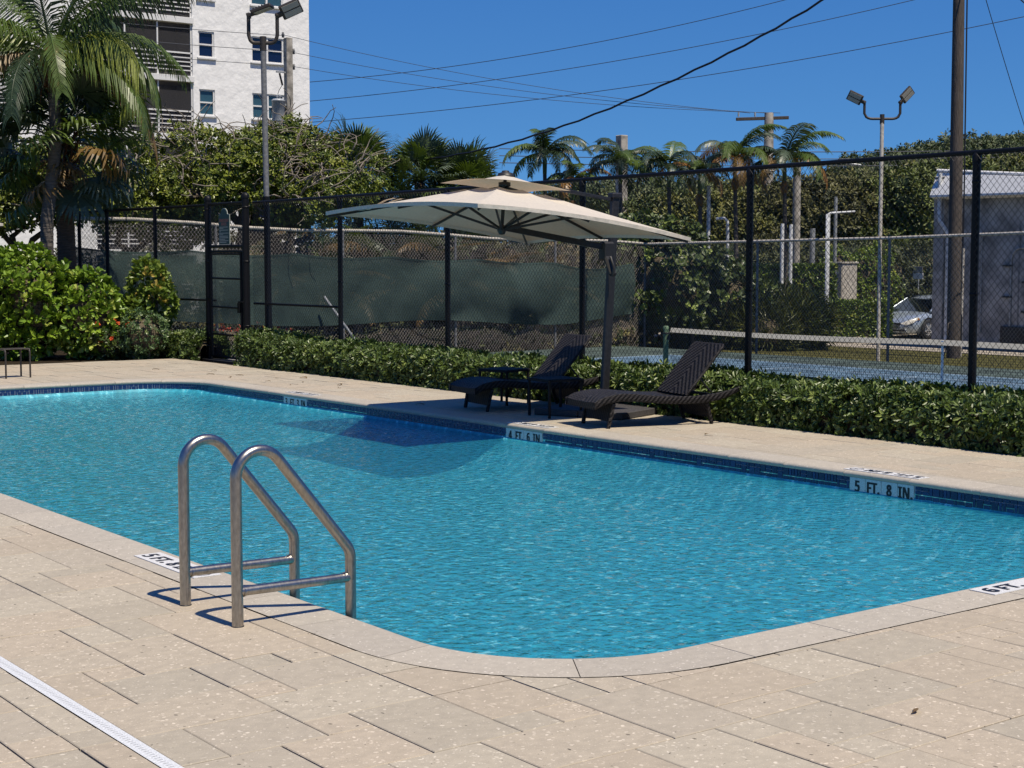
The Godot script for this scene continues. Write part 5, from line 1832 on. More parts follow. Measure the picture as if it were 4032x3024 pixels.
func build_trees() -> void:
	var lf := leaf_cluster(9, 0.095, 0.046, 0.5, 41, 0.5)
	var lf2 := leaf_cluster(9, 0.11, 0.045, 0.6, 42, 0.5)
	# the spreading trees behind the gate, with grey twisted boughs
	var c1 := Color(0.055, 0.088, 0.010)
	var c2 := Color(0.19, 0.225, 0.020)
	var c3 := Color(0.26, 0.28, 0.05)
	broad_tree("spreading_tree", "wide yellow-green tree with bare grey twigs behind the gate", V(-31.0, -0.6, -15.6), [[V(0.3, 4.22, -0.4), V(1.5, 0.95, 1.5)], [V(-0.5, 4.72, -1.6), V(1.5, 0.75, 1.3)], [V(1.0, 4.02, -2.0), V(1.3, 0.85, 1.3)], [V(0.2, 3.72, 0.9), V(1.2, 0.7, 1.2)], [V(1.5, 3.52, -0.9), V(0.9, 0.6, 0.9)], [V(-1.3, 4.52, 0.4), V(1.3, 0.9, 1.3)]], 0.20, 2.5, 4600, lf, M.leaf, M.bark, c1, c2, c3, 0.75, 1.25, "spreading trees by the white building", 170, 0.62)
	broad_tree("spreading_tree", "wide yellow-green tree right of the gate, touching the building's corner", V(-31.3, -0.6, -16.9), [[V(0.0, 4.32, 0.4), V(1.2, 0.75, 1.1)], [V(0.5, 3.92, -1.0), V(1.0, 0.62, 0.75)], [V(-0.5, 4.77, -0.6), V(1.0, 0.6, 1.0)], [V(1.2, 3.42, 0.4), V(0.8, 0.55, 0.8)]], 0.17, 2.3, 3300, lf, M.leaf, M.bark, c1, c2, c3, 0.75, 1.25, "spreading trees by the white building", 110, 0.62)
	broad_tree("spreading_tree", "yellow-green tree behind the trunks of the two left palms", V(-32.2, -0.6, -13.4), [[V(0.6, 3.62, 0.2), V(1.4, 0.9, 1.4)], [V(-0.2, 4.22, 1.3), V(1.4, 0.8, 1.3)], [V(0.7, 3.22, -1.3), V(1.2, 0.7, 1.2)]], 0.17, 2.2, 3000, lf, M.leaf, M.bark, c1, c2, c3, 0.75, 1.25, "spreading trees by the white building", 40, 0.6)
	broad_tree("spreading_tree", "yellow-green tree at the far left edge of the photo", V(-33.3, -0.6, -11.6), [[V(0.4, 3.62, 0.2), V(1.3, 0.8, 1.3)], [V(0.0, 4.12, -1.0), V(1.2, 0.7, 1.2)], [V(0.5, 3.32, 1.3), V(1.3, 0.7, 1.2)]], 0.16, 2.1, 2600, lf, M.leaf, M.bark, c1, c2, c3, 0.75, 1.25, "spreading trees by the white building", 10, 0.3)
	shrub("understory_bush", "grey-green leafy bushes below the trees at the left, behind the fence", "bush", V(-37.2, -0.66, -14.3), [[V(0, 1.2, 0.5), V(1.6, 1.4, 2.0)], [V(-0.3, 1.3, -2.4), V(1.4, 1.3, 1.6)]], 1500, lf2, M.leaf_dull, Color(0.05, 0.06, 0.03), Color(0.15, 0.15, 0.09), Color(0.4, 0.4, 0.32), 0.9, 1.5, "", 0.5)
	# dark growth behind the windscreen, under the palms
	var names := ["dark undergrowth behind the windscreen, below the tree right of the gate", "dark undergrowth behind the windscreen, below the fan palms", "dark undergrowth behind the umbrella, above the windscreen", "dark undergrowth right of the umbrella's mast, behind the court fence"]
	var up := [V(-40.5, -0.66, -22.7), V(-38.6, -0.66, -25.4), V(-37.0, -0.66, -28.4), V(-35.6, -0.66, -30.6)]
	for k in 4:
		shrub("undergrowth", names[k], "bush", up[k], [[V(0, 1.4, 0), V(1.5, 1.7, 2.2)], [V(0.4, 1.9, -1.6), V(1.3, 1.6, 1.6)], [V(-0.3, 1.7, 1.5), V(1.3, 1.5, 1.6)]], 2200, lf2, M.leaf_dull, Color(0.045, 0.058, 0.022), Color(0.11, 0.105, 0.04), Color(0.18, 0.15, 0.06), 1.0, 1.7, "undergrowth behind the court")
	# the wood at the right
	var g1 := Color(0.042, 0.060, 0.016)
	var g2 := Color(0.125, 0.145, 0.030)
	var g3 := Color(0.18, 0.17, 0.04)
	var bigleaf := leaf_cluster(11, 0.17, 0.075, 0.5, 43, 0.8)
	var wood := [
		[V(-43.2, -0.7, -39.1), 4.3, "dark tree behind the first slim palms, left end of the wood"], [V(-41.5, -0.7, -39.7), 4.4, "dark tree behind the small slim palm with orange fronds"], [V(-42.0, -0.7, -42.3), 4.7, "dark tree behind the big slim palm left of the concrete pole"],
		[V(-39.5, -0.7, -42.3), 4.9, "dark tree behind the concrete pole in the wood"], [V(-39.1, -0.7, -44.4), 5.2, "dark tree behind the white bent pipe post"], [V(-37.4, -0.7, -45.0), 5.3, "dark tree behind the round green bush"],
		[V(-37.0, -0.7, -47.2), 5.9, "dark tree behind the silver-blue car"], [V(-37.2, -0.7, -50.3), 6.2, "dark tree above the white shed's left end, behind the wooden pole"], [V(-36.0, -0.7, -51.9), 6.3, "dark tree above the white shed at the right edge of the photo"]]
	for q in wood:
		var h: float = q[1]
		var lift := rng.randf_range(0.75, 1.35)
		var vary := Color(lift * rng.randf_range(0.85, 1.25), lift, lift * rng.randf_range(0.7, 1.4))
		var bl := []
		for k in 6:
			var a := k * 2.4
			bl.append([V(cos(a) * 1.7, h * (0.45 + 0.37 * (k % 3) / 2.0), sin(a) * 1.7), V(rng.randf_range(1.5, 2.1), rng.randf_range(1.1, 1.6), rng.randf_range(1.5, 2.1))])
		bl.append([V(0, h * 0.84, 0), V(1.6, 1.1, 1.6)])
		broad_tree("wood_tree", q[2], q[0], bl, 0.22, h * 0.35, 4600, bigleaf, M.leaf_dull, M.bark, g1 * vary, g2 * vary, g3, 0.8, 1.4, "trees of the wood", 6, 0.35)
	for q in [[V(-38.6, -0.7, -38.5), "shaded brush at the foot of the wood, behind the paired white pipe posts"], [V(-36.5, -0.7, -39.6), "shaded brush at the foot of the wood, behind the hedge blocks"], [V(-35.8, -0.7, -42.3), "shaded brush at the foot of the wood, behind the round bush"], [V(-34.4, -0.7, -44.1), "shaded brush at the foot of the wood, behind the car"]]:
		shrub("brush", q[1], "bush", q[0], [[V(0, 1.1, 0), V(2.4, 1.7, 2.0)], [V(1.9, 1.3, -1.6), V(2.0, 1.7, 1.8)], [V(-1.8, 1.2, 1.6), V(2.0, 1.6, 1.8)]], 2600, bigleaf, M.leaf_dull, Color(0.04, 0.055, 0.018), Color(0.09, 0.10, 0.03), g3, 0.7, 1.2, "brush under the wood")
	# taller pale crowns far behind it
	var f1 := Color(0.045, 0.070, 0.030)
	var f2 := Color(0.105, 0.135, 0.050)
	var crest := [[V(-57.0, -0.7, -70.6), 8.4, "distant pale tree crown just right of the right court light"], [V(-57.1, -0.7, -73.7), 9.1, "distant pale tree crown left of the wooden pole"], [V(-56.0, -0.7, -75.2), 9.6, "distant pale tree crown behind the wooden pole"], [V(-56.1, -0.7, -78.4), 9.9, "distant pale tree crown right of the wooden pole"], [V(-54.8, -0.7, -80.1), 9.9, "distant pale tree crown at the right edge of the photo"], [V(-57.2, -0.7, -57.0), 6.9, "distant low tree crown between the last slim palms"], [V(-60.6, -0.7, -52.5), 6.9, "distant low tree crown behind the bare pole top"]]
	for q in crest:
		var h: float = q[1]
		var bl := []
		for k in 7:
			var a := k * 2.4
			bl.append([V(cos(a) * 2.6, h - 1.3 - 1.3 * (k % 3), sin(a) * 2.6), V(rng.randf_range(1.6, 2.3), rng.randf_range(0.9, 1.4), rng.randf_range(1.6, 2.3))])
		broad_tree("far_tree", q[2], q[0], bl, 0.3, h * 0.6, 3600, bigleaf, M.leaf_dull, M.bark, f1, f2, Color(0.16, 0.18, 0.08), 0.9, 1.5, "far trees on the ridge", 0, 0.2)

# ---------------------------------------------------------------- buildings
func sash(parent: Node, at: Vector3, w: float, h: float, glass: Material, panes: int, rail := true, blind := false) -> void:
	# a window in a wall that faces +x: at is the middle of its opening
	var o := Node3D.new()
	put(o, "window", parent)
	o.position = at
	var fr := mb()
	var t := 0.07
	for z in [-1, 1]: box(fr, Vector3(0, 0, z * (w * 0.5 - t * 0.5)), Vector3(0.09, h, t))
	for y in [-1, 1]: box(fr, Vector3(0.002, y * (h * 0.5 - t * 0.5), 0), Vector3(0.09, t, w - 2 * t))
	for k in range(1, panes): box(fr, Vector3(0.001, 0, -w * 0.5 + w * k / panes), Vector3(0.09, h - 2 * t, t * 1.3))
	if rail: box(fr, Vector3(0.004, 0, 0), Vector3(0.08, t, w - 2 * t))
	part("frame", fr, M.white, o)
	for k in panes: part("pane", boxes(Vector3(-0.03, 0, -w * 0.5 + w * (k + 0.5) / panes), Vector3(0.012, h - t, w / panes - t)), glass, o)
	part("sill", boxes(Vector3(0.09, -h * 0.5 - 0.05, 0), Vector3(0.26, 0.09, w + 0.16), 0.01), M.white, o)
	if blind:
		var bl := mb()
		for k in 7: box(bl, Vector3(-0.045, h * 0.42 - k * h * 0.13, 0), Vector3(0.01, h * 0.115, w - 2 * t))
		part("blind", bl, M.blind, o)

func build_apartments() -> void:
	var X := -68.17
	var t := thing("apartment_building", "white stucco apartment block with screened balconies behind the palms", "building", Vector3(X, -0.7, -30.0))
	# u runs along -z from z = -30
	var rows := [1.74, 4.49, 7.24, 9.99, 12.74, 15.49]
	var holes := []
	for y in rows:
		holes.append([2.67, 3.50, y - 0.62, y + 0.62])
		holes.append([5.50, 7.27, y - 0.62, y + 0.62])
		holes.append([-2.6, 2.37, y - 1.57, y + 0.90])
		holes.append([-8.6, -7.4, y - 0.62, y + 0.62])
		holes.append([-13.0, -11.2, y - 0.62, y + 0.62])
	var w := mb()
	holed(w, -22.0, 8.71, 0.0, 18.2, holes, Vector3.ZERO, Vector3(0, 0, -1), Vector3(-0.25, 0, 0))
	# its other sides and roof
	quad(w, Vector3(0, 0, -8.71), Vector3(0, 18.2, -8.71), Vector3(-14, 18.2, -8.71), Vector3(-14, 0, -8.71))
	quad(w, Vector3(0, 0, 22), Vector3(-14, 0, 22), Vector3(-14, 18.2, 22), Vector3(0, 18.2, 22))
	quad(w, Vector3(-14, 0, 22), Vector3(-14, 0, -8.71), Vector3(-14, 18.2, -8.71), Vector3(-14, 18.2, 22))
	part("wall", w, M.stucco, t)
	var rf := boxes(Vector3(-7, 18.26, 6.64), Vector3(14.3, 0.12, 31.0), 0.02)
	part("roof", rf, M.white, t)
	for k in rows.size():
		var y: float = rows[k]
		var g: Material = M.window_blue if k in [3, 1] else M.window_dark
		sash(t, Vector3(-0.10, y, -3.085), 0.83, 1.24, g, 1)
		sash(t, Vector3(-0.10, y, -6.385), 1.77, 1.24, M.window_blue if k in [0, 3, 5] else M.window_dark, 2, true, k in [3, 5])
		sash(t, Vector3(-0.10, y, 8.0), 1.2, 1.24, M.window_dark, 1)
		sash(t, Vector3(-0.10, y, 12.1), 1.8, 1.24, M.window_blue, 2)
		# the balcony's recess: floor, back, sides and ceiling
		var b := Node3D.new()
		put(b, "balcony", t)
		b.position = Vector3(0, y, 0)
		var rm := mb()
		quad(rm, Vector3(-1.9, -1.57, 2.6), Vector3(-1.9, 0.90, 2.6), Vector3(-1.9, 0.90, -2.37), Vector3(-1.9, -1.57, -2.37))
		quad(rm, Vector3(-1.9, -1.57, -2.37), Vector3(-1.9, 0.90, -2.37), Vector3(-0.25, 0.90, -2.37), Vector3(-0.25, -1.57, -2.37))
		quad(rm, Vector3(-1.9, -1.57, 2.6), Vector3(-0.25, -1.57, 2.6), Vector3(-0.25, 0.90, 2.6), Vector3(-1.9, 0.90, 2.6))
		quad(rm, Vector3(-1.9, -1.57, 2.6), Vector3(-1.9, -1.57, -2.37), Vector3(-0.25, -1.57, -2.37), Vector3(-0.25, -1.57, 2.6))
		quad(rm, Vector3(-1.9, 0.90, 2.6), Vector3(-0.25, 0.90, 2.6), Vector3(-0.25, 0.90, -2.37), Vector3(-1.9, 0.90, -2.37))
		part("recess", rm, M.inside, b)
		var sl := boxes(Vector3(0.01, -1.71, 0.115), Vector3(0.14, 0.28, 5.05), 0.01)
		part("slab_edge", sl, M.white, b)
		var ra := mb()
		for h in [-1.30, -1.10, -0.90, -0.70, -0.48]: box(ra, Vector3(-0.10, h, 0.115), Vector3(0.05, 0.045 if h < -0.6 else 0.07, 4.97))
		for z in [-2.33, -0.62, 1.0, 2.56]: box(ra, Vector3(-0.105, -0.335, z), Vector3(0.06, 2.46, 0.07))
		part("railing", ra, M.white, b)
		var sp := mb()
		for q in [[-2.29, -0.66], [-0.58, 0.96], [1.04, 2.52]]: quad(sp, Vector3(-0.13, -1.55, q[0]), Vector3(-0.13, 0.88, q[0]), Vector3(-0.13, 0.88, q[1]), Vector3(-0.13, -1.55, q[1]))
		part("insect_screens", sp, M.insect_screen, b)
		if k == 4 or k == 3:
			# folded chairs left leaning inside
			var ch := mb()
			for q in 3: beam(ch, Vector3(-0.8, -1.5, -0.9 - q * 0.45), Vector3(-1.5, 0.2 - 0.2 * q, -1.0 - q * 0.45), 0.16, 0.05)
			part("folded_chairs", ch, M.grey_wall, b)

func build_shed() -> void:
	var t := thing("shed", "grey utility shed with a white metal roof edge behind the wooden pole", "shed", V(-27.35, -0.7, -36.0), 0)
	var w := mb()
	# long wall, turned to the court; left return; back and right
	box(w, V(4.0, 2.0, -2.0), V(8.0, 4.4, 4.0))
	part("wall", w, M.grey_wall, t)
	part("corner_pilaster", boxes(V(-0.05, 2.25, 0.05), V(0.34, 4.9, 0.30), 0.01), M.grey_wall, t)
	# the sloping white roof edge, deepest at the left end
	var r := mb()
	var a := [V(-0.2, 4.83, 0.10), V(8.2, 4.15, 0.10), V(8.2, 4.10, 0.42), V(-0.2, 4.18, 0.42)]
	quad(r, a[0], a[1], a[2], a[3])
	quad(r, a[3], a[2], V(8.2, 4.06, 0.42), V(-0.2, 4.12, 0.42))
	quad(r, V(-0.2, 4.12, 0.42), V(8.2, 4.06, 0.42), V(8.2, 4.0, 0.06), V(-0.2, 4.06, 0.06))
	tri(r, V(-0.2, 4.06, 0.06), a[0], V(-0.2, 4.12, 0.42)); tri(r, a[0], a[3], V(-0.2, 4.12, 0.42))
	quad(r, V(-0.2, 4.85, 0.10), V(-0.2, 4.85, -4.1), V(8.2, 4.17, -4.1), V(8.2, 4.17, 0.10))
	part("roof", r, M.white, t)
	part("gutter", tubes([V(-0.2, 4.88, 0.10), V(8.2, 4.20, 0.10)], 0.05, 8), M.white, t)
	var dp := mb(true)
	tube(dp, [V(0.02, 4.8, 0.26), V(0.02, 3.6, 0.26), V(0.06, 3.45, 0.28), V(0.18, 3.2, 0.16), V(0.22, 3.0, 0.12), V(0.22, 0.1, 0.12)], 0.06, 10)
	part("downspout", dp, M.white_pipe, t)
	var bd := mb()
	box(bd, V(2.5, 1.65, 0.02), V(0.04, 3.3, 0.03))
	for x in [0.62, 1.12]: box(bd, V(x, 1.9, 0.02), V(0.03, 3.6, 0.03))
	part("wall_seams", bd, M.grey_pole, t)
	# big metal door with a rounded frame, its bars and hinges
	var d := Node3D.new()
	put(d, "door", t)
	d.position = V(3.1, 0, 0.01)
	var fr := mb(true)
	var pts := [V(-0.85, 0.5, 0.02), V(-0.85, 2.35, 0.02), V(-0.81, 2.52, 0.02), V(-0.70, 2.64, 0.02), V(-0.55, 2.68, 0.02), V(1.6, 2.68, 0.02), V(1.75, 2.64, 0.02), V(1.85, 2.52, 0.02), V(1.9, 2.35, 0.02), V(1.9, 0.5, 0.02)]
	tube(fr, pts, 0.03, 8)
	part("frame", fr, M.galv, d)
	part("panel", boxes(V(0.5, 1.5, 0.005), V(2.6, 2.2, 0.02), 0.004), M.grey_wall, d)
	var br := mb(true)
	for x in [-0.35, 0.05, 0.7, 1.3]: tube(br, [V(x, 0.55, 0.04), V(x, 2.6, 0.04)], 0.02, 8)
	part("bars", br, M.galv, d)
	var hg := mb()
	for y in [0.95, 1.75]: box(hg, V(-0.1, y, 0.06), V(0.75, 0.06, 0.05), Basis(), 0.008)
	for y in [1.35, 2.2]: box(hg, V(-0.95, y, 0.04), V(0.3, 0.05, 0.05), Basis(), 0.008)
	part("hinges", hg, M.dark_frame, d)
	part("skirt", boxes(V(5.0, 0.27, 0.06), V(6.0, 0.54, 0.10), 0.008), M.dark_frame, t)
	var lp := mb(true)
	tube(lp, [V(1.25, 3.1, 0.03), V(1.25, 3.1, 0.16), V(1.27, 3.04, 0.22)], 0.03, 8)
	lathe(lp, V(1.27, 3.02, 0.22), [Vector2(0, 0.07), Vector2(0.07, 0.05), Vector2(0.10, -0.03), Vector2(0, -0.05)], 10)
	part("wall_light", lp, M.white, t)
	part("conduit", tubes([V(1.30, 0.3, 0.03), V(1.30, 3.0, 0.03)], 0.018, 6), M.galv, t)

# ---------------------------------------------------------------- car
func build_car() -> void:
	var t := thing("parked_car", "silver-blue sedan parked facing the court, half hidden by the shed", "car", V(-31.45, -0.83, -38.7), 0.06)
	t.scale = V(1.07, 1.07, 1.07)
	var st := [[0.02, 0.55, 0.24, 0.40, 0.44], [-0.06, 0.68, 0.20, 0.50, 0.54], [-0.22, 0.76, 0.18, 0.59, 0.65], [-0.55, 0.81, 0.17, 0.67, 0.74], [-1.05, 0.83, 0.17, 0.73, 0.81], [-1.35, 0.835, 0.17, 0.76, 0.84], [-2.2, 0.84, 0.17, 0.79, 0.85], [-3.2, 0.84, 0.18, 0.82, 0.86], [-3.9, 0.82, 0.20, 0.84, 0.88], [-4.25, 0.77, 0.24, 0.80, 0.84], [-4.42, 0.66, 0.30, 0.62, 0.66]]
	var body := mb(true)
	var ring := func(s: Array) -> Array:
		var h := []
		for e in [[0.0, s[2]], [s[1] * 0.86, s[2]], [s[1] * 0.97, s[2] + 0.08], [s[1], lerpf(s[2], s[3], 0.45)], [s[1] * 0.985, lerpf(s[2], s[3], 0.8)], [s[1] * 0.94, s[3]], [s[1] * 0.80, lerpf(s[3], s[4], 0.55)], [s[1] * 0.45, lerpf(s[3], s[4], 0.9)], [0.0, s[4]]]: h.append(V(e[0], e[1], s[0]))
		for k in range(7, 0, -1): h.append(V(-h[k].x, h[k].y, h[k].z))
		return h
	for k in st.size() - 1:
		var a: Array = ring.call(st[k])
		var b: Array = ring.call(st[k + 1])
		for j in 16: quad(body, a[j], a[(j + 1) % 16], b[(j + 1) % 16], b[j])
	var cap: Array = ring.call(st[0])
	for j in range(1, 15): tri(body, cap[0], cap[j + 1], cap[j])
	cap = ring.call(st[st.size() - 1])
	for j in range(1, 15): tri(body, cap[0], cap[j], cap[j + 1])
	part("body", body, M.paint, t)
	# glasshouse and roof
	var cb := [[-1.02, 0.80, 0.70], [-1.75, 1.18, 0.58], [-2.35, 1.27, 0.57], [-3.0, 1.24, 0.56], [-3.75, 0.87, 0.66]]
	var gl := mb(true)
	var rf := mb(true)
	for k in cb.size() - 1:
		var a: Array = cb[k]
		var b: Array = cb[k + 1]
		for s in [-1, 1]:
			var lo := 0.79
			quad(gl, V(s * 0.78, lo, a[0]), V(s * a[2], a[1], a[0]), V(s * b[2], b[1], b[0]), V(s * 0.78, lo, b[0]))
		if k in [0, 3]: quad(gl, V(-a[2], a[1], a[0]), V(a[2], a[1], a[0]), V(b[2], b[1], b[0]), V(-b[2], b[1], b[0]))
	var rp := [[-1.70, 1.165, 0.585], [-1.95, 1.235, 0.58], [-2.35, 1.285, 0.575], [-2.8, 1.275, 0.57], [-3.1, 1.225, 0.565]]
	for k in rp.size() - 1:
		for j in 6:
			var P := func(i: int, w: float) -> Vector3: return V(rp[i][2] * w, rp[i][1] - 0.05 * w * w, rp[i][0])
			var w0 := -1.0 + j / 3.0
			var w1 := -1.0 + (j + 1) / 3.0
			quad(rf, P.call(k, w0), P.call(k, w1), P.call(k + 1, w1), P.call(k + 1, w0))
	part("windows", gl, M.car_glass, t)
	part("roof", rf, M.paint, t)
	var pl := mb()
	for s in [-1, 1]:
		beam(pl, V(s * 0.745, 0.80, -1.0), V(s * 0.59, 1.18, -1.74), 0.05, 0.05, 0.01)
		beam(pl, V(s * 0.745, 0.80, -2.42), V(s * 0.59, 1.23, -2.40), 0.06, 0.06, 0.01)
		beam(pl, V(s * 0.72, 0.83, -3.78), V(s * 0.575, 1.21, -3.05), 0.08, 0.06, 0.01)
	part("pillars", pl, M.paint, t)
	for s in [-1, 1]:
		var hl := mb(true)
		var f := [V(s * 0.40, 0.46, 0.0), V(s * 0.60, 0.55, -0.06), V(s * 0.755, 0.645, -0.40), V(s * 0.775, 0.60, -0.42), V(s * 0.745, 0.48, -0.14), V(s * 0.60, 0.41, 0.0)]
		var mid := V(s * 0.66, 0.535, -0.06)
		for k in 6: tri(hl, mid + V(s * 0.02, 0.01, 0.03), f[k] + V(s * 0.015, 0.01, 0.012), f[(k + 1) % 6] + V(s * 0.015, 0.01, 0.012))
		part("headlight", hl, M.lens, t)
		part("indicator", boxes(V(s * 0.785, 0.60, -0.37), V(0.03, 0.06, 0.07), 0.01), M.amber, t)
		part("mirror", boxes(V(s * 0.88, 0.83, -1.25), V(0.16, 0.10, 0.08), 0.03), M.paint, t)
		part("fog_trim", boxes(V(s * 0.52, 0.235, 0.0), V(0.26, 0.025, 0.05), 0.006), M.chrome, t)
	var gr := mb()
	for k in 5: box(gr, V(0, 0.335 + k * 0.032, 0.035 - k * 0.012), V(0.62 + k * 0.05, 0.014, 0.03))
	part("grille", gr, M.chrome, t)
	part("grille_back", boxes(V(0, 0.40, 0.005), V(0.84, 0.18, 0.03), 0.01), M.dark, t)
	part("lower_intake", boxes(V(0, 0.265, 0.0), V(1.15, 0.06, 0.06), 0.01), M.dark, t)
	for s in [-1, 1]:
		for z in [-0.80, -3.45]:
			var wh := Node3D.new()
			put(wh, "wheel", t)
			wh.position = V(s * 0.75, 0.29, z)
			wh.rotation.z = -PI / 2 * s
			var ty := mb(true)
			lathe(ty, Vector3.ZERO, [Vector2(0.18, -0.10), Vector2(0.27, -0.10), Vector2(0.295, -0.07), Vector2(0.295, 0.07), Vector2(0.27, 0.10), Vector2(0.19, 0.10)], 24)
			part("tyre", ty, M.rubber, wh)
			var rm := mb(true)
			lathe(rm, Vector3.ZERO, [Vector2(0.19, 0.10), Vector2(0.185, 0.075), Vector2(0.17, 0.03), Vector2(0.0, 0.03)], 24)
			rm.set_smooth_group(-1)
			for k in 5: box(rm, V(cos(k * TAU / 5) * 0.10, 0.075, sin(k * TAU / 5) * 0.10), V(0.17, 0.03, 0.04), Basis(Vector3.UP, -k * TAU / 5))
			part("rim", rm, M.chrome, wh)
			var ah := mb(true)
			lathe(ah, V(0, 0.055, 0), [Vector2(0.36, 0.04), Vector2(0.35, 0.045), Vector2(0.295, 0.0)], 24)
			part("arch", ah, M.dark, wh)

# ---------------------------------------------------------------- poles, lights, posts, wires
func light_mast(called_label: String, at: Vector3, H: float, sleeve: float, heads: Array, lean: Vector3, low: Material, uy: float, U: Vector3) -> Node3D:
	var t := thing("court_light", called_label, "light pole", at)
	var topp := V(lean.x, H, lean.z)
	var m := topp * (sleeve / H)
	if sleeve > 0.0: part("sleeve", tubes([V(0, -0.1, 0), m], 0.048, 12), M.black_steel, t)
	part("pole", tubes([m, topp], 0.044, 12), low, t)
	var p := []
	var hw := U.length()
	var ud := U / hw
	for k in 19:
		var a := -1.0 + k / 9.0
		var e := absf(a)
		var rise := 0.0 if e < 0.55 else (1.0 - sqrt(maxf(0, 1.0 - pow((e - 0.55) / 0.45, 2.0)))) * 0.12
		p.append(topp + ud * hw * signf(a) * minf(e, 1.0) + V(0, rise, 0))
	p.push_front(p[0] + V(0, uy - 0.12, 0))
	p.append(p[p.size() - 1] + V(0, uy - 0.12, 0))
	part("yoke", tubes(p, 0.030, 10), M.lamp_brown, t)
	part("collar", tubes([topp + V(0, -0.12, 0), topp + V(0, 0.10, 0)], 0.052, 12), M.lamp_brown, t)
	for h in heads:
		var o := Node3D.new()
		put(o, "lamp_head", t)
		o.position = p[0] if h[0] < 0 else p[p.size() - 1]
		o.basis = Basis.looking_at(h[1], h[2]).scaled(V(0.8, 0.8, 0.8))
		# the lamp body reaches out along its own -z
		var hd := mb()
		box(hd, V(0, 0.02, -0.30), V(0.30, 0.07, 0.42), Basis(), 0.015)
		for k in 5: box(hd, V(0, 0.062, -0.16 - k * 0.06), V(0.26, 0.03, 0.02))
		box(hd, V(0, 0.0, -0.05), V(0.10, 0.06, 0.14), Basis(), 0.01)
		part("housing", hd, M.lamp_brown, o)
		for x in [-0.07, 0.07]: part("lens", boxes(V(x, -0.017, -0.31), V(0.115, 0.008, 0.34), 0.002), M.lamp_lens, o)
		part("knuckle", tubes([V(0, -0.06, 0), V(0, 0.05, 0)], 0.04, 10), M.lamp_brown, o)
	return t

func pipe_post(called_label: String, at: Vector3, pts: Array, r, m: Material) -> Node3D:
	var t := thing("pipe_post", called_label, "post", at, 0, "white posts by the car park")
	part("pipe", tubes(pts, r, 10), m, t)
	return t

func cable(label: String, pts: Array, r: float, m: Material, group := "overhead wires", sides := 5) -> void:
	var c := Curve3D.new()
	var o := part("overhead_wire", tubes(pts, r, sides), m)
	tag(o, label, "wire", group)

func span(a: Vector3, b: Vector3, sag: float, n := 24) -> Array:
	var p := []
	for k in n + 1:
		var t := float(k) / n
		p.append(a.lerp(b, t) + Vector3.DOWN * sag * 4.0 * t * (1.0 - t))
	return p

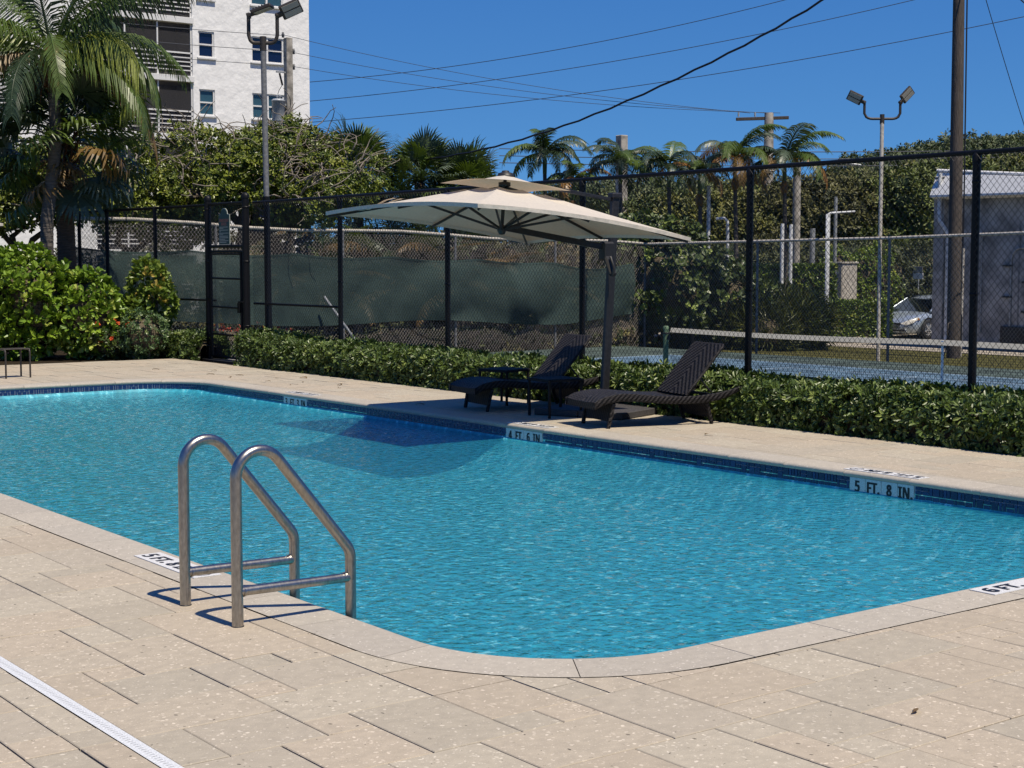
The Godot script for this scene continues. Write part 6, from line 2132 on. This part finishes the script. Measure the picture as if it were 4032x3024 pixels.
func build_poles() -> void:
	var L := light_mast("brown twin-arm floodlight on a grey pole with a black foot, rising beside the gate", V(-21.44, -0.6, -11.42), 5.58, 3.2, [[1, V(0.50, 0.42, -0.76), V(-0.62, 0.62, -0.47)], [-1, V(0.60, 0.30, -0.62), V(0, 1, 0)]], V(-0.18, 0, -0.04), M.grey_pole, 0.42, V(0.13, 0, -0.18))
	light_mast("twin floodlight with U-shaped arms on a slim pole beyond the court, before the wood", V(-22.26, -0.62, -27.05), 5.40, 0.0, [[-1, V(-0.62, 0.42, 0.55), V(-0.62, 0.62, -0.47)], [1, V(0.35, 0.75, -0.62), V(-0.62, 0.62, -0.47)]], V(-0.30, 0, -0.35), M.rail_tan, 0.36, V(0.24, 0, -0.32))
	# the wooden pole at the right
	var w := thing("utility_pole", "tall weathered wooden utility pole in front of the grey shed", "utility pole", V(-22.9, -0.68, -30.6))
	part("pole", tubes([V(0, -0.2, 0), V(-0.20, 4.0, -0.22), V(-0.42, 8.5, -0.46), V(-0.60, 12.5, -0.66)], [0.165, 0.155, 0.135, 0.12], 14), M.wood, w)
	part("cable_run", tubes([V(0.13, 0.3, -0.12), V(-0.05, 4.0, -0.34), V(-0.27, 8.5, -0.58), V(-0.45, 12.4, -0.78)], 0.018, 6), M.cable, w)
	part("down_guard", tubes([V(0.10, 0.0, -0.14), V(0.06, 2.6, -0.22)], 0.03, 8), M.rail_tan, w)
	part("vine", tubes(wander(V(-0.2, 0.0, 0.1), V(0.12, 2.2, -0.2), 9, 0.16), 0.014, 5), M.bark, w)
	# concrete pole with its transformer, before the white building
	var c := thing("utility_pole", "square concrete utility pole carrying a grey transformer before the white building", "utility pole", V(-53.6, -0.7, -29.5))
	part("pole", boxes(V(0, 5.5, 0), V(0.27, 11.1, 0.27), 0.02), M.concrete, c)
	var ca := mb(true)
	lathe(ca, V(-0.02, 8.2, 0.45), [Vector2(0, -0.42), Vector2(0.24, -0.42), Vector2(0.25, -0.38), Vector2(0.25, 0.36), Vector2(0.27, 0.37), Vector2(0.27, 0.40), Vector2(0.2, 0.46), Vector2(0, 0.48)], 18)
	for x in [-0.1, 0.1]: lathe(ca, V(x, 8.62, 0.45), [Vector2(0.05, 0.0), Vector2(0.03, 0.10), Vector2(0.05, 0.12), Vector2(0.02, 0.22), Vector2(0, 0.23)], 8)
	part("transformer", ca, M.transformer, c)
	var iron := mb()
	for y in [7.95, 8.45]: box(iron, V(0, y, 0.2), V(0.12, 0.08, 0.24))
	box(iron, V(0.02, 9.7, 0.3), V(0.06, 0.06, 0.5))
	part("brackets", iron, M.galv, c)
	var ins := mb(true)
	for q in [[11.15, 0.22], [9.95, -0.24], [10.55, -0.24]]:
		lathe(ins, V(0, q[0], q[1]), [Vector2(0, -0.12), Vector2(0.06, -0.1), Vector2(0.04, -0.03), Vector2(0.07, 0.0), Vector2(0.04, 0.05), Vector2(0.05, 0.09), Vector2(0, 0.11)], 8)
	part("insulators", ins, M.grey_pole, c)
	var cut := mb(true)
	tube(cut, [V(0.05, 9.65, 0.42), V(0.02, 9.2, 0.28)], 0.04, 8)
	tube(cut, [V(0.05, 9.2, 0.3), V(0.0, 9.0, 0.42), V(-0.05, 8.85, 0.45)], 0.012, 5)
	tube(cut, [V(-0.1, 8.6, 0.62), V(-0.1, 7.9, 0.78), V(0, 7.0, 0.62), V(0, 6.4, 0.3)], 0.018, 5)
	tube(cut, [V(0.1, 8.3, 0.30), V(0.12, 7.2, 0.42), V(0, 6.5, 0.2)], 0.018, 5)
	part("fuse_and_leads", cut, M.cable, c)
	var bt := thing("pole_stub", "short brown pole top rising above the trees left of the transformer", "pole", V(-52.5, -0.7, -27.0))
	part("pole", boxes(V(0, 3.55, 0), V(0.24, 7.7, 0.24), 0.01), M.wood, bt)
	bt.position = V(-52.6, -0.7, -27.25)
	# the far concrete pole and its crossarm
	var f := thing("utility_pole", "concrete utility pole with a short crossarm, rising between the two big slim palms", "utility pole", V(-40.5, -0.7, -42.7))
	part("pole", tubes([V(0, 0, 0), V(-0.2, 4, -0.2), V(-0.4, 7.95, -0.4)], [0.24, 0.21, 0.17], 8), M.concrete, f)
	var xa := mb()
	beam(xa, V(-1.15, 7.72, 0.6), V(0.05, 7.78, -1.0), 0.10, 0.12, 0.01)
	part("crossarm", xa, M.wood, f)
	var fi := mb(true)
	for q in [0.0, 0.35, 0.7]: tube(fi, [V(-1.1 + q * 1.1, 7.82, 0.52 - q * 1.4), V(-1.1 + q * 1.1, 7.98, 0.52 - q * 1.4)], 0.035, 6)
	part("insulators", fi, M.transformer, f)
	part("band", boxes(V(-0.28, 5.8, -0.28), V(0.40, 0.12, 0.40), 0.02), M.white, f)
	part("side_bracket", tubes([V(-0.1, 4.35, -0.1), V(-0.75, 4.35, 0.65)], 0.03, 6), M.galv, f)
	var g := thing("bare_pole", "bare concrete pole top standing behind the third slim palm", "pole", V(-44.1, -0.7, -38.5))
	part("pole", boxes(V(0, 3.55, 0), V(0.34, 7.1, 0.34), 0.02), M.concrete, g)
	var h := thing("utility_pole", "double grey pole in the wood, right of the concrete pole", "utility pole", V(-34.4, -0.7, -37.6))
	part("pole", tubes([V(0, 0, 0), V(-0.05, 5.6, -0.05)], 0.13, 10), M.concrete, h)
	part("pole", tubes([V(0.32, 0, -0.42), V(0.30, 3.4, -0.45)], 0.09, 10), M.galv, h)
	part("arm", tubes([V(-0.05, 5.5, -0.05), V(0.6, 5.56, -0.9), V(1.2, 5.45, -1.7)], 0.04, 6), M.galv, h)
	# white posts
	pipe_post("tall white pipe post with a bent side arm, right of the umbrella", V(-34.1, -0.65, -33.35), [V(0, 0, 0), V(-0.03, 4.6, 0)], 0.06, M.white_pipe)
	pipe_post("white bent pipe arm beside the tall white pipe post", V(-34.0, -0.65, -33.45), [V(0.05, 3.58, -0.05), V(0.22, 3.6, -0.25), V(0.27, 3.5, -0.32), V(0.28, 3.1, -0.33), V(0.28, 0, -0.33)], 0.05, M.white_pipe)
	pipe_post("left one of a pair of short white posts in front of the clipped hedge", V(-30.55, -0.6, -32.8), [V(0, 0, 0), V(-0.05, 3.3, -0.06)], 0.055, M.white_pipe)
	pipe_post("right one of a pair of short white posts in front of the clipped hedge", V(-30.42, -0.6, -33.02), [V(0, 0, 0), V(-0.04, 3.28, -0.05)], 0.055, M.white_pipe)
	pipe_post("tall white post with a short cross piece, left of the round bush", V(-28.4, -0.6, -32.3), [V(0, 0, 0), V(-0.04, 3.50, -0.05), V(0.0, 3.54, -0.1), V(0.42, 3.58, -0.62)], [0.062, 0.062, 0.03, 0.025], M.white_pipe)
	pipe_post("slim grey post with a forked top, right of the tall white post", V(-32.4, -0.65, -37.2), [V(0, 0, 0), V(0, 4.3, 0)], 0.055, M.galv)
	pipe_post("white pole seen under the umbrella's canopy, the left one there", V(-37.7, -0.65, -29.4), [V(0, 0, 0), V(0, 3.2, 0)], 0.06, M.white_pipe)
	pipe_post("white pole seen under the umbrella's canopy, the right one there", V(-37.3, -0.65, -29.9), [V(0, 0, 0), V(0, 3.4, 0)], 0.085, M.white_pipe)
	var ub := thing("utility_box", "pale concrete box half hidden by the round green bush", "box", V(-33.1, -0.65, -38.3))
	part("cabinet", boxes(V(0, 1.1, 0), V(0.75, 2.2, 0.75), 0.03), M.rail_tan, ub)
	part("lid", boxes(V(0, 2.23, 0), V(0.82, 0.07, 0.82), 0.02), M.concrete, ub)
	var sg := thing("small_sign", "small white sign on a thin post behind the silver-blue car", "sign", V(-32.6, -0.84, -41.6))
	part("post", tubes([V(0, 0, 0), V(0, 2.2, 0)], 0.025, 8), M.galv, sg)
	part("board", boxes(V(0, 1.98, 0.03), V(0.42, 0.20, 0.02), 0.004), M.white, sg)
	part("board", boxes(V(0, 2.20, 0.03), V(0.38, 0.20, 0.02), 0.004), M.grey_wall, sg)
	# wires
	var P := V(-53.75, 0, -29.55)
	var X := V(-41.3, 7.2, -42.5)
	for k in 3:
		var y: float = [10.55, 9.95, 9.4][k]
		cable(["wire from the transformer pole to the far crossarm, the highest of three", "wire from the transformer pole to the far crossarm, the middle of three", "wire from the transformer pole to the far crossarm, the lowest of three"][k], span(P + Vector3.UP * (y - 0.1), X + V(0.35 * k, 0.05, -0.45 * k), 0.35), 0.010, M.wire)
		cable(["wire crossing the white building's wall, the highest of three", "wire crossing the white building's wall, the middle of three", "wire crossing the white building's wall, the lowest of three"][k], span(P + Vector3.UP * (y - 0.1), V(-62.0, y + 1.6, -11.0), 0.3), 0.012, M.wire)
	cable("thick black twisted service cable dropping across the sky to the palms", service([V(-53.6, 6.75, -29.6), V(-48.5, 5.55, -27.6), V(-38.2, 4.55, -24.8), V(-31.0, 4.95, -24.6), V(-24.4, 6.4, -24.9), V(-20.0, 8.2, -25.4), V(-17.3, 10.3, -26.2)]), 0.025, M.cable, "", 6)
	cable("black cable at the upper right corner, beside the wooden pole", span(V(-23.3, 9.2, -31.3), V(-15.2, 4.4, -26.8), 0.35), 0.016, M.cable)
	cable("thin drop wire hanging to the right of the wooden pole", span(V(-23.2, 8.6, -31.6), V(-24.0, 3.2, -36.0), 0.1), 0.010, M.wire)
	# the three long spans over the sky, their left ends behind the building
	var far := [[V(-97.9, 14.25, -52.8), V(-66.5, 19.4, -76.9), "long wire across the open sky, the topmost of three"], [V(-97.9, 12.88, -52.8), V(-61.5, 19.4, -83.8), "long wire across the open sky, the middle of three"], [V(-97.9, 11.42, -52.8), V(-54.0, 17.3, -84.5), "long wire across the open sky, the lowest of three"]]
	for q in far: cable(q[2], span(q[0], q[1], 1.0, 30), 0.024, M.wire)
	for k in 3: cable(["distant wire behind the slim palms, the upper of three", "distant wire behind the slim palms, the middle of three", "distant wire behind the slim palms, the lowest of three"][k], span(V(-62, 7.3 - 0.35 * k, -46), V(-42, 7.35 - 0.35 * k, -72), 0.2), 0.022, M.wire)

func service(knots: Array) -> Array:
	var out := []
	for k in knots.size() - 1:
		var a: Vector3 = knots[maxi(k - 1, 0)]
		var d: Vector3 = knots[mini(k + 2, knots.size() - 1)]
		for j in 12: out.append(knots[k].cubic_interpolate(knots[k + 1], a, d, j / 12.0) + Vector3(0, 0.012 * (1 if j % 2 else -1), 0))
	out.append(knots[knots.size() - 1])
	return out

func build_litter() -> void:
	# curled dry leaves on the far deck and a few near ones
	var m := mb()
	for k in 4:
		var a := Vector3(-0.055 + k * 0.028, 0.010 * sin(k * 0.9) + 0.004, 0.012 * sin(k * 1.3))
		var b := Vector3(-0.055 + (k + 1) * 0.028, 0.010 * sin((k + 1) * 0.9) + 0.004, 0.012 * sin((k + 1) * 1.3))
		var wa := Vector3(0, 0.004, 0.014 * sin(PI * (k + 0.2) / 4.4))
		var wb := Vector3(0, 0.004, 0.014 * sin(PI * (k + 1.2) / 4.4))
		quad(m, a - wa, a + wa, b + wb, b - wb)
	var mesh := done(m)
	var places := [[-19.6, -9.5], [-19.2, -9.75], [-18.9, -9.45], [-18.4, -9.9], [-18.0, -9.55], [-17.6, -9.85], [-17.3, -9.5], [-16.9, -10.0], [-20.3, -9.9], [-21.0, -9.3], [-16.5, -9.75], [-18.2, -10.2], [-14.0, -9.3], [-9.9, -9.7]]
	for p in places:
		var o := part("dry_leaf", mesh, M.frond_brown)
		tag(o, "small curled dry leaf lying on the far deck near the hedge", "leaf", "dry leaves on the far deck")
		o.position = Vector3(p[0], 0.003, p[1])
		o.rotation.y = rng.randf() * TAU
		o.scale = Vector3.ONE * rng.randf_range(0.7, 1.3)
	var near := part("dry_leaf", mesh, M.frond_brown)
	tag(near, "single reddish-brown dry leaf on the near paving at the right", "leaf")
	near.position = Vector3(-3.30, 0.003, -4.24)
	near.rotation.y = 1.9
	near.scale = Vector3.ONE * 0.7

func _ready() -> void:
	rng.seed = 12345
	# camera
	var cam := Camera3D.new()
	cam.name = "Camera"
	cam.fov = 28.22
	cam.position = Vector3(0, 1.55, 0)
	cam.rotation_degrees = Vector3(-4.5, 52.95, 0)
	cam.near = 0.1
	cam.far = 2000
	add_child(cam)
	# sky and sun
	var we := WorldEnvironment.new()
	we.name = "Sky"
	var e := Environment.new()
	e.background_mode = Environment.BG_SKY
	e.tonemap_mode = Environment.TONE_MAPPER_LINEAR
	e.tonemap_exposure = 1.1
	e.sdfgi_enabled = true; e.ssao_enabled = true; e.ssil_enabled = true
	var sky := Sky.new()
	var sm := ProceduralSkyMaterial.new()
	sm.sky_top_color = Color(0.105, 0.335, 0.66)
	sm.sky_horizon_color = Color(0.37, 0.61, 0.825)
	sm.sky_curve = 0.12
	sm.ground_bottom_color = Color(0.30, 0.28, 0.24)
	sm.ground_horizon_color = Color(0.45, 0.47, 0.46)
	sky.sky_material = sm
	e.sky = sky
	we.environment = e
	add_child(we)
	var sun := DirectionalLight3D.new()
	sun.name = "Sun"
	sun.light_color = Color(1.0, 0.955, 0.88)
	sun.light_energy = 1.6
	sun.light_angular_distance = 0.5
	sun.shadow_enabled = true
	add_child(sun)
	sun.look_at_from_position(Vector3.ZERO, Vector3(-0.49, -1.0, 0.03), Vector3.UP)
	materials()
	# the setting
	build_ground()
	build_pool()
	build_deck()
	# large structures
	build_apartments()
	build_shed()
	build_near_fence()
	build_gate()
	build_far_fence()
	build_poles()
	# planting
	build_trees()
	build_palms()
	build_bushes()
	build_hedge()
	# things
	build_net()
	build_car()
	build_umbrella()
	var l := build_lounger()
	l.position = Vector3(-11.145, 0, -9.416)
	l.rotation.y = 1.33
	copy(l, "lounger", "dark wicker sun lounger in the umbrella's shade, the left one, back raised", Vector3(-13.162, 0, -9.457), 1.391)
	var tb := build_table()
	copy(tb, "side_table", "small dark side table behind the left lounger, against the hedge", Vector3(-13.55, 0, -10.12), 0.25)
	build_bench_table()
	build_ladder()
	build_litter()

func V(x: float, y: float, z: float) -> Vector3:
	return Vector3(x, y, z)
